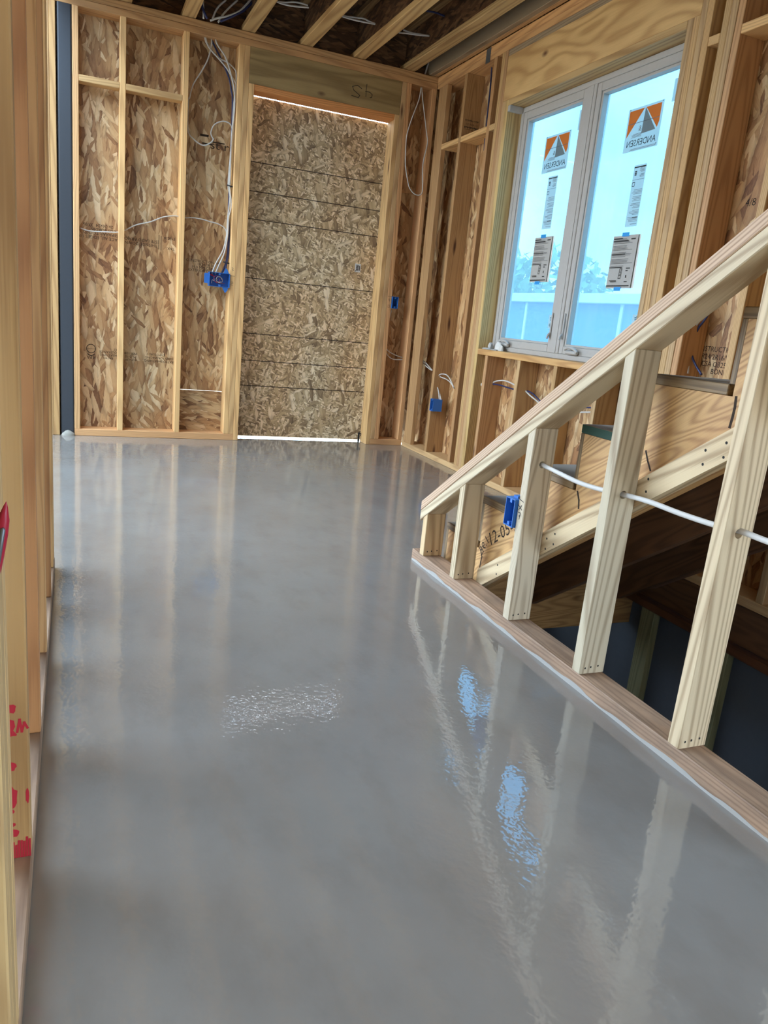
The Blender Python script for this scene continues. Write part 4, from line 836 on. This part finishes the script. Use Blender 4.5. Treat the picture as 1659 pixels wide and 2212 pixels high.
# smaller loose things
e = tag(box('white_tag', 2.7180, 2.7200, 4.895, 4.935, 0.232, 0.325, M['paper'], bevel=0), 'small white tag on the strand board beside the low blue box', 'tag')
flat('mark', [rect(-0.006, -0.004, 0.006, 0.008)], M['ink'], e, IN, (2.7178, 4.915, 0.28))
cl = empty('door_clip', (2.235, 5.93, 0.03), 'small black metal clip at the lower right of the boarded doorway', 'clip')
box('plate', 2.228, 2.242, 5.925, 5.935, 0.0, 0.078, M['dark_metal'], cl, bevel=0.002)
tube('hook', [(2.236, 5.923, 0.066), (2.246, 5.918, 0.072), (2.252, 5.922, 0.06), (2.244, 5.924, 0.05)], 0.0035, M['dark_metal'], cl, 4, 8)
rt = empty('red_clamp', (-0.070, 0.868, 0.75), 'red plastic clamp with a steel pin on the nearest left stud', 'clamp')
def lathe_y(name, prof, c, axis, mat, parent):
    q = Z.rotation_difference(axis); vs, fs = [], []
    for r_, t in prof:
        for k in range(12): a = 2 * math.pi * k / 12; vs.append(Vector(c) + q @ Vector((r_ * math.cos(a), r_ * math.sin(a), t)))
    for j in range(len(prof) - 1):
        for k in range(12): fs.append((j * 12 + k, j * 12 + (k + 1) % 12, (j + 1) * 12 + (k + 1) % 12, (j + 1) * 12 + k))
    return mesh_from(name, vs, fs, (X, Y, Z), c, mat, parent, smooth=True)
dirn = Vector((0.16, 0, 1)).normalized()
lathe_y('handle', [(0.0005, -0.05), (0.005, -0.048), (0.0062, -0.02), (0.0068, 0.006), (0.0060, 0.022), (0.0025, 0.036), (0.0003, 0.042)], (-0.0755, 0.862, 0.743), dirn, M['red'], rt)
lathe_y('pin', [(0.0004, -0.032), (0.0026, -0.030), (0.0026, 0.014), (0.0004, 0.016)], (-0.0745, 0.8545, 0.742), dirn, M['zinc'], rt)

# ------------------------------------------------------------------ outdoors
gr = box('ground', 2.86, 60, -40, 60, -0.5, -0.3, M['earth'], frame=(X, Y, Z), bevel=0); tag(gr, 'bare ground outside the house', kind='structure')
gr2 = box('ground', -60, 2.86, 5.97, 60, -0.35, -0.045, M['earth'], frame=(X, Y, Z), bevel=0); tag(gr2, 'bare ground behind the boarded doorway', kind='structure')
gr3 = box('ground', -60, -4.01, -40, 5.96, -0.35, -0.045, M['earth'], frame=(X, Y, Z), bevel=0); tag(gr3, 'bare ground left of the house', kind='structure')
nh = empty('neighbour_shed', (11, 14, -0.3), 'long low pale blue building outside the window', 'building')
box('wall', 9.2, 13.0, 4.0, 24.0, -0.3, 1.72, M['siding'], nh, frame=RIGHT, bevel=0)
box('eave', 9.0, 13.2, 3.8, 24.2, 1.725, 1.90, M['fascia'], nh, bevel=0.01)
for k in range(6): box('batten', 9.17, 9.1995, 5.0 + 3.2 * k, 5.08 + 3.2 * k, -0.3, 1.72, M['fascia'], nh, bevel=0)
def tree(x, y, h, r, seed, label):
    r_ = random.Random(seed); e = empty('tree', (x, y, -0.3), label, 'tree', None)
    tube('trunk', [(x, y, -0.3), (x + 0.1, y, h * 0.3), (x, y + 0.1, h * 0.6)], 0.14, M['bark'], e, 3, 8)
    bm = bmesh.new()
    for k in range(900):
        d = Vector((r_.gauss(0, 1), r_.gauss(0, 1), r_.gauss(0, 1))).normalized() * (r * (0.55 + 0.45 * r_.random()))
        c = Vector((x, y, h * 0.62)) + Vector((d.x, d.y, d.z * h * 0.38 / r))
        a, b = Vector((r_.gauss(0, 1), r_.gauss(0, 1), r_.gauss(0, 1))).normalized() * 0.22, Vector((r_.gauss(0, 1), r_.gauss(0, 1), r_.gauss(0, 1))).normalized() * 0.16
        bm.faces.new([bm.verts.new(c + a), bm.verts.new(c + b), bm.verts.new(c - a), bm.verts.new(c - b)])
    me = bpy.data.meshes.new('foliage'); bm.to_mesh(me); bm.free()
    o = link('foliage', me, M['leaf'], (X, Y, Z), (0, 0, 0), e); o['kind'] = 'stuff'
tree(17.5, 26.5, 4.6, 2.4, 1, 'leafy tree beyond the pale building, seen through the left pane')
tree(19.5, 33.5, 4.2, 2.0, 2, 'leafy tree farther back, left of the tree behind the left pane')
tree(22.5, 24.0, 3.6, 1.9, 3, 'low leafy tree behind the mullion of the window')
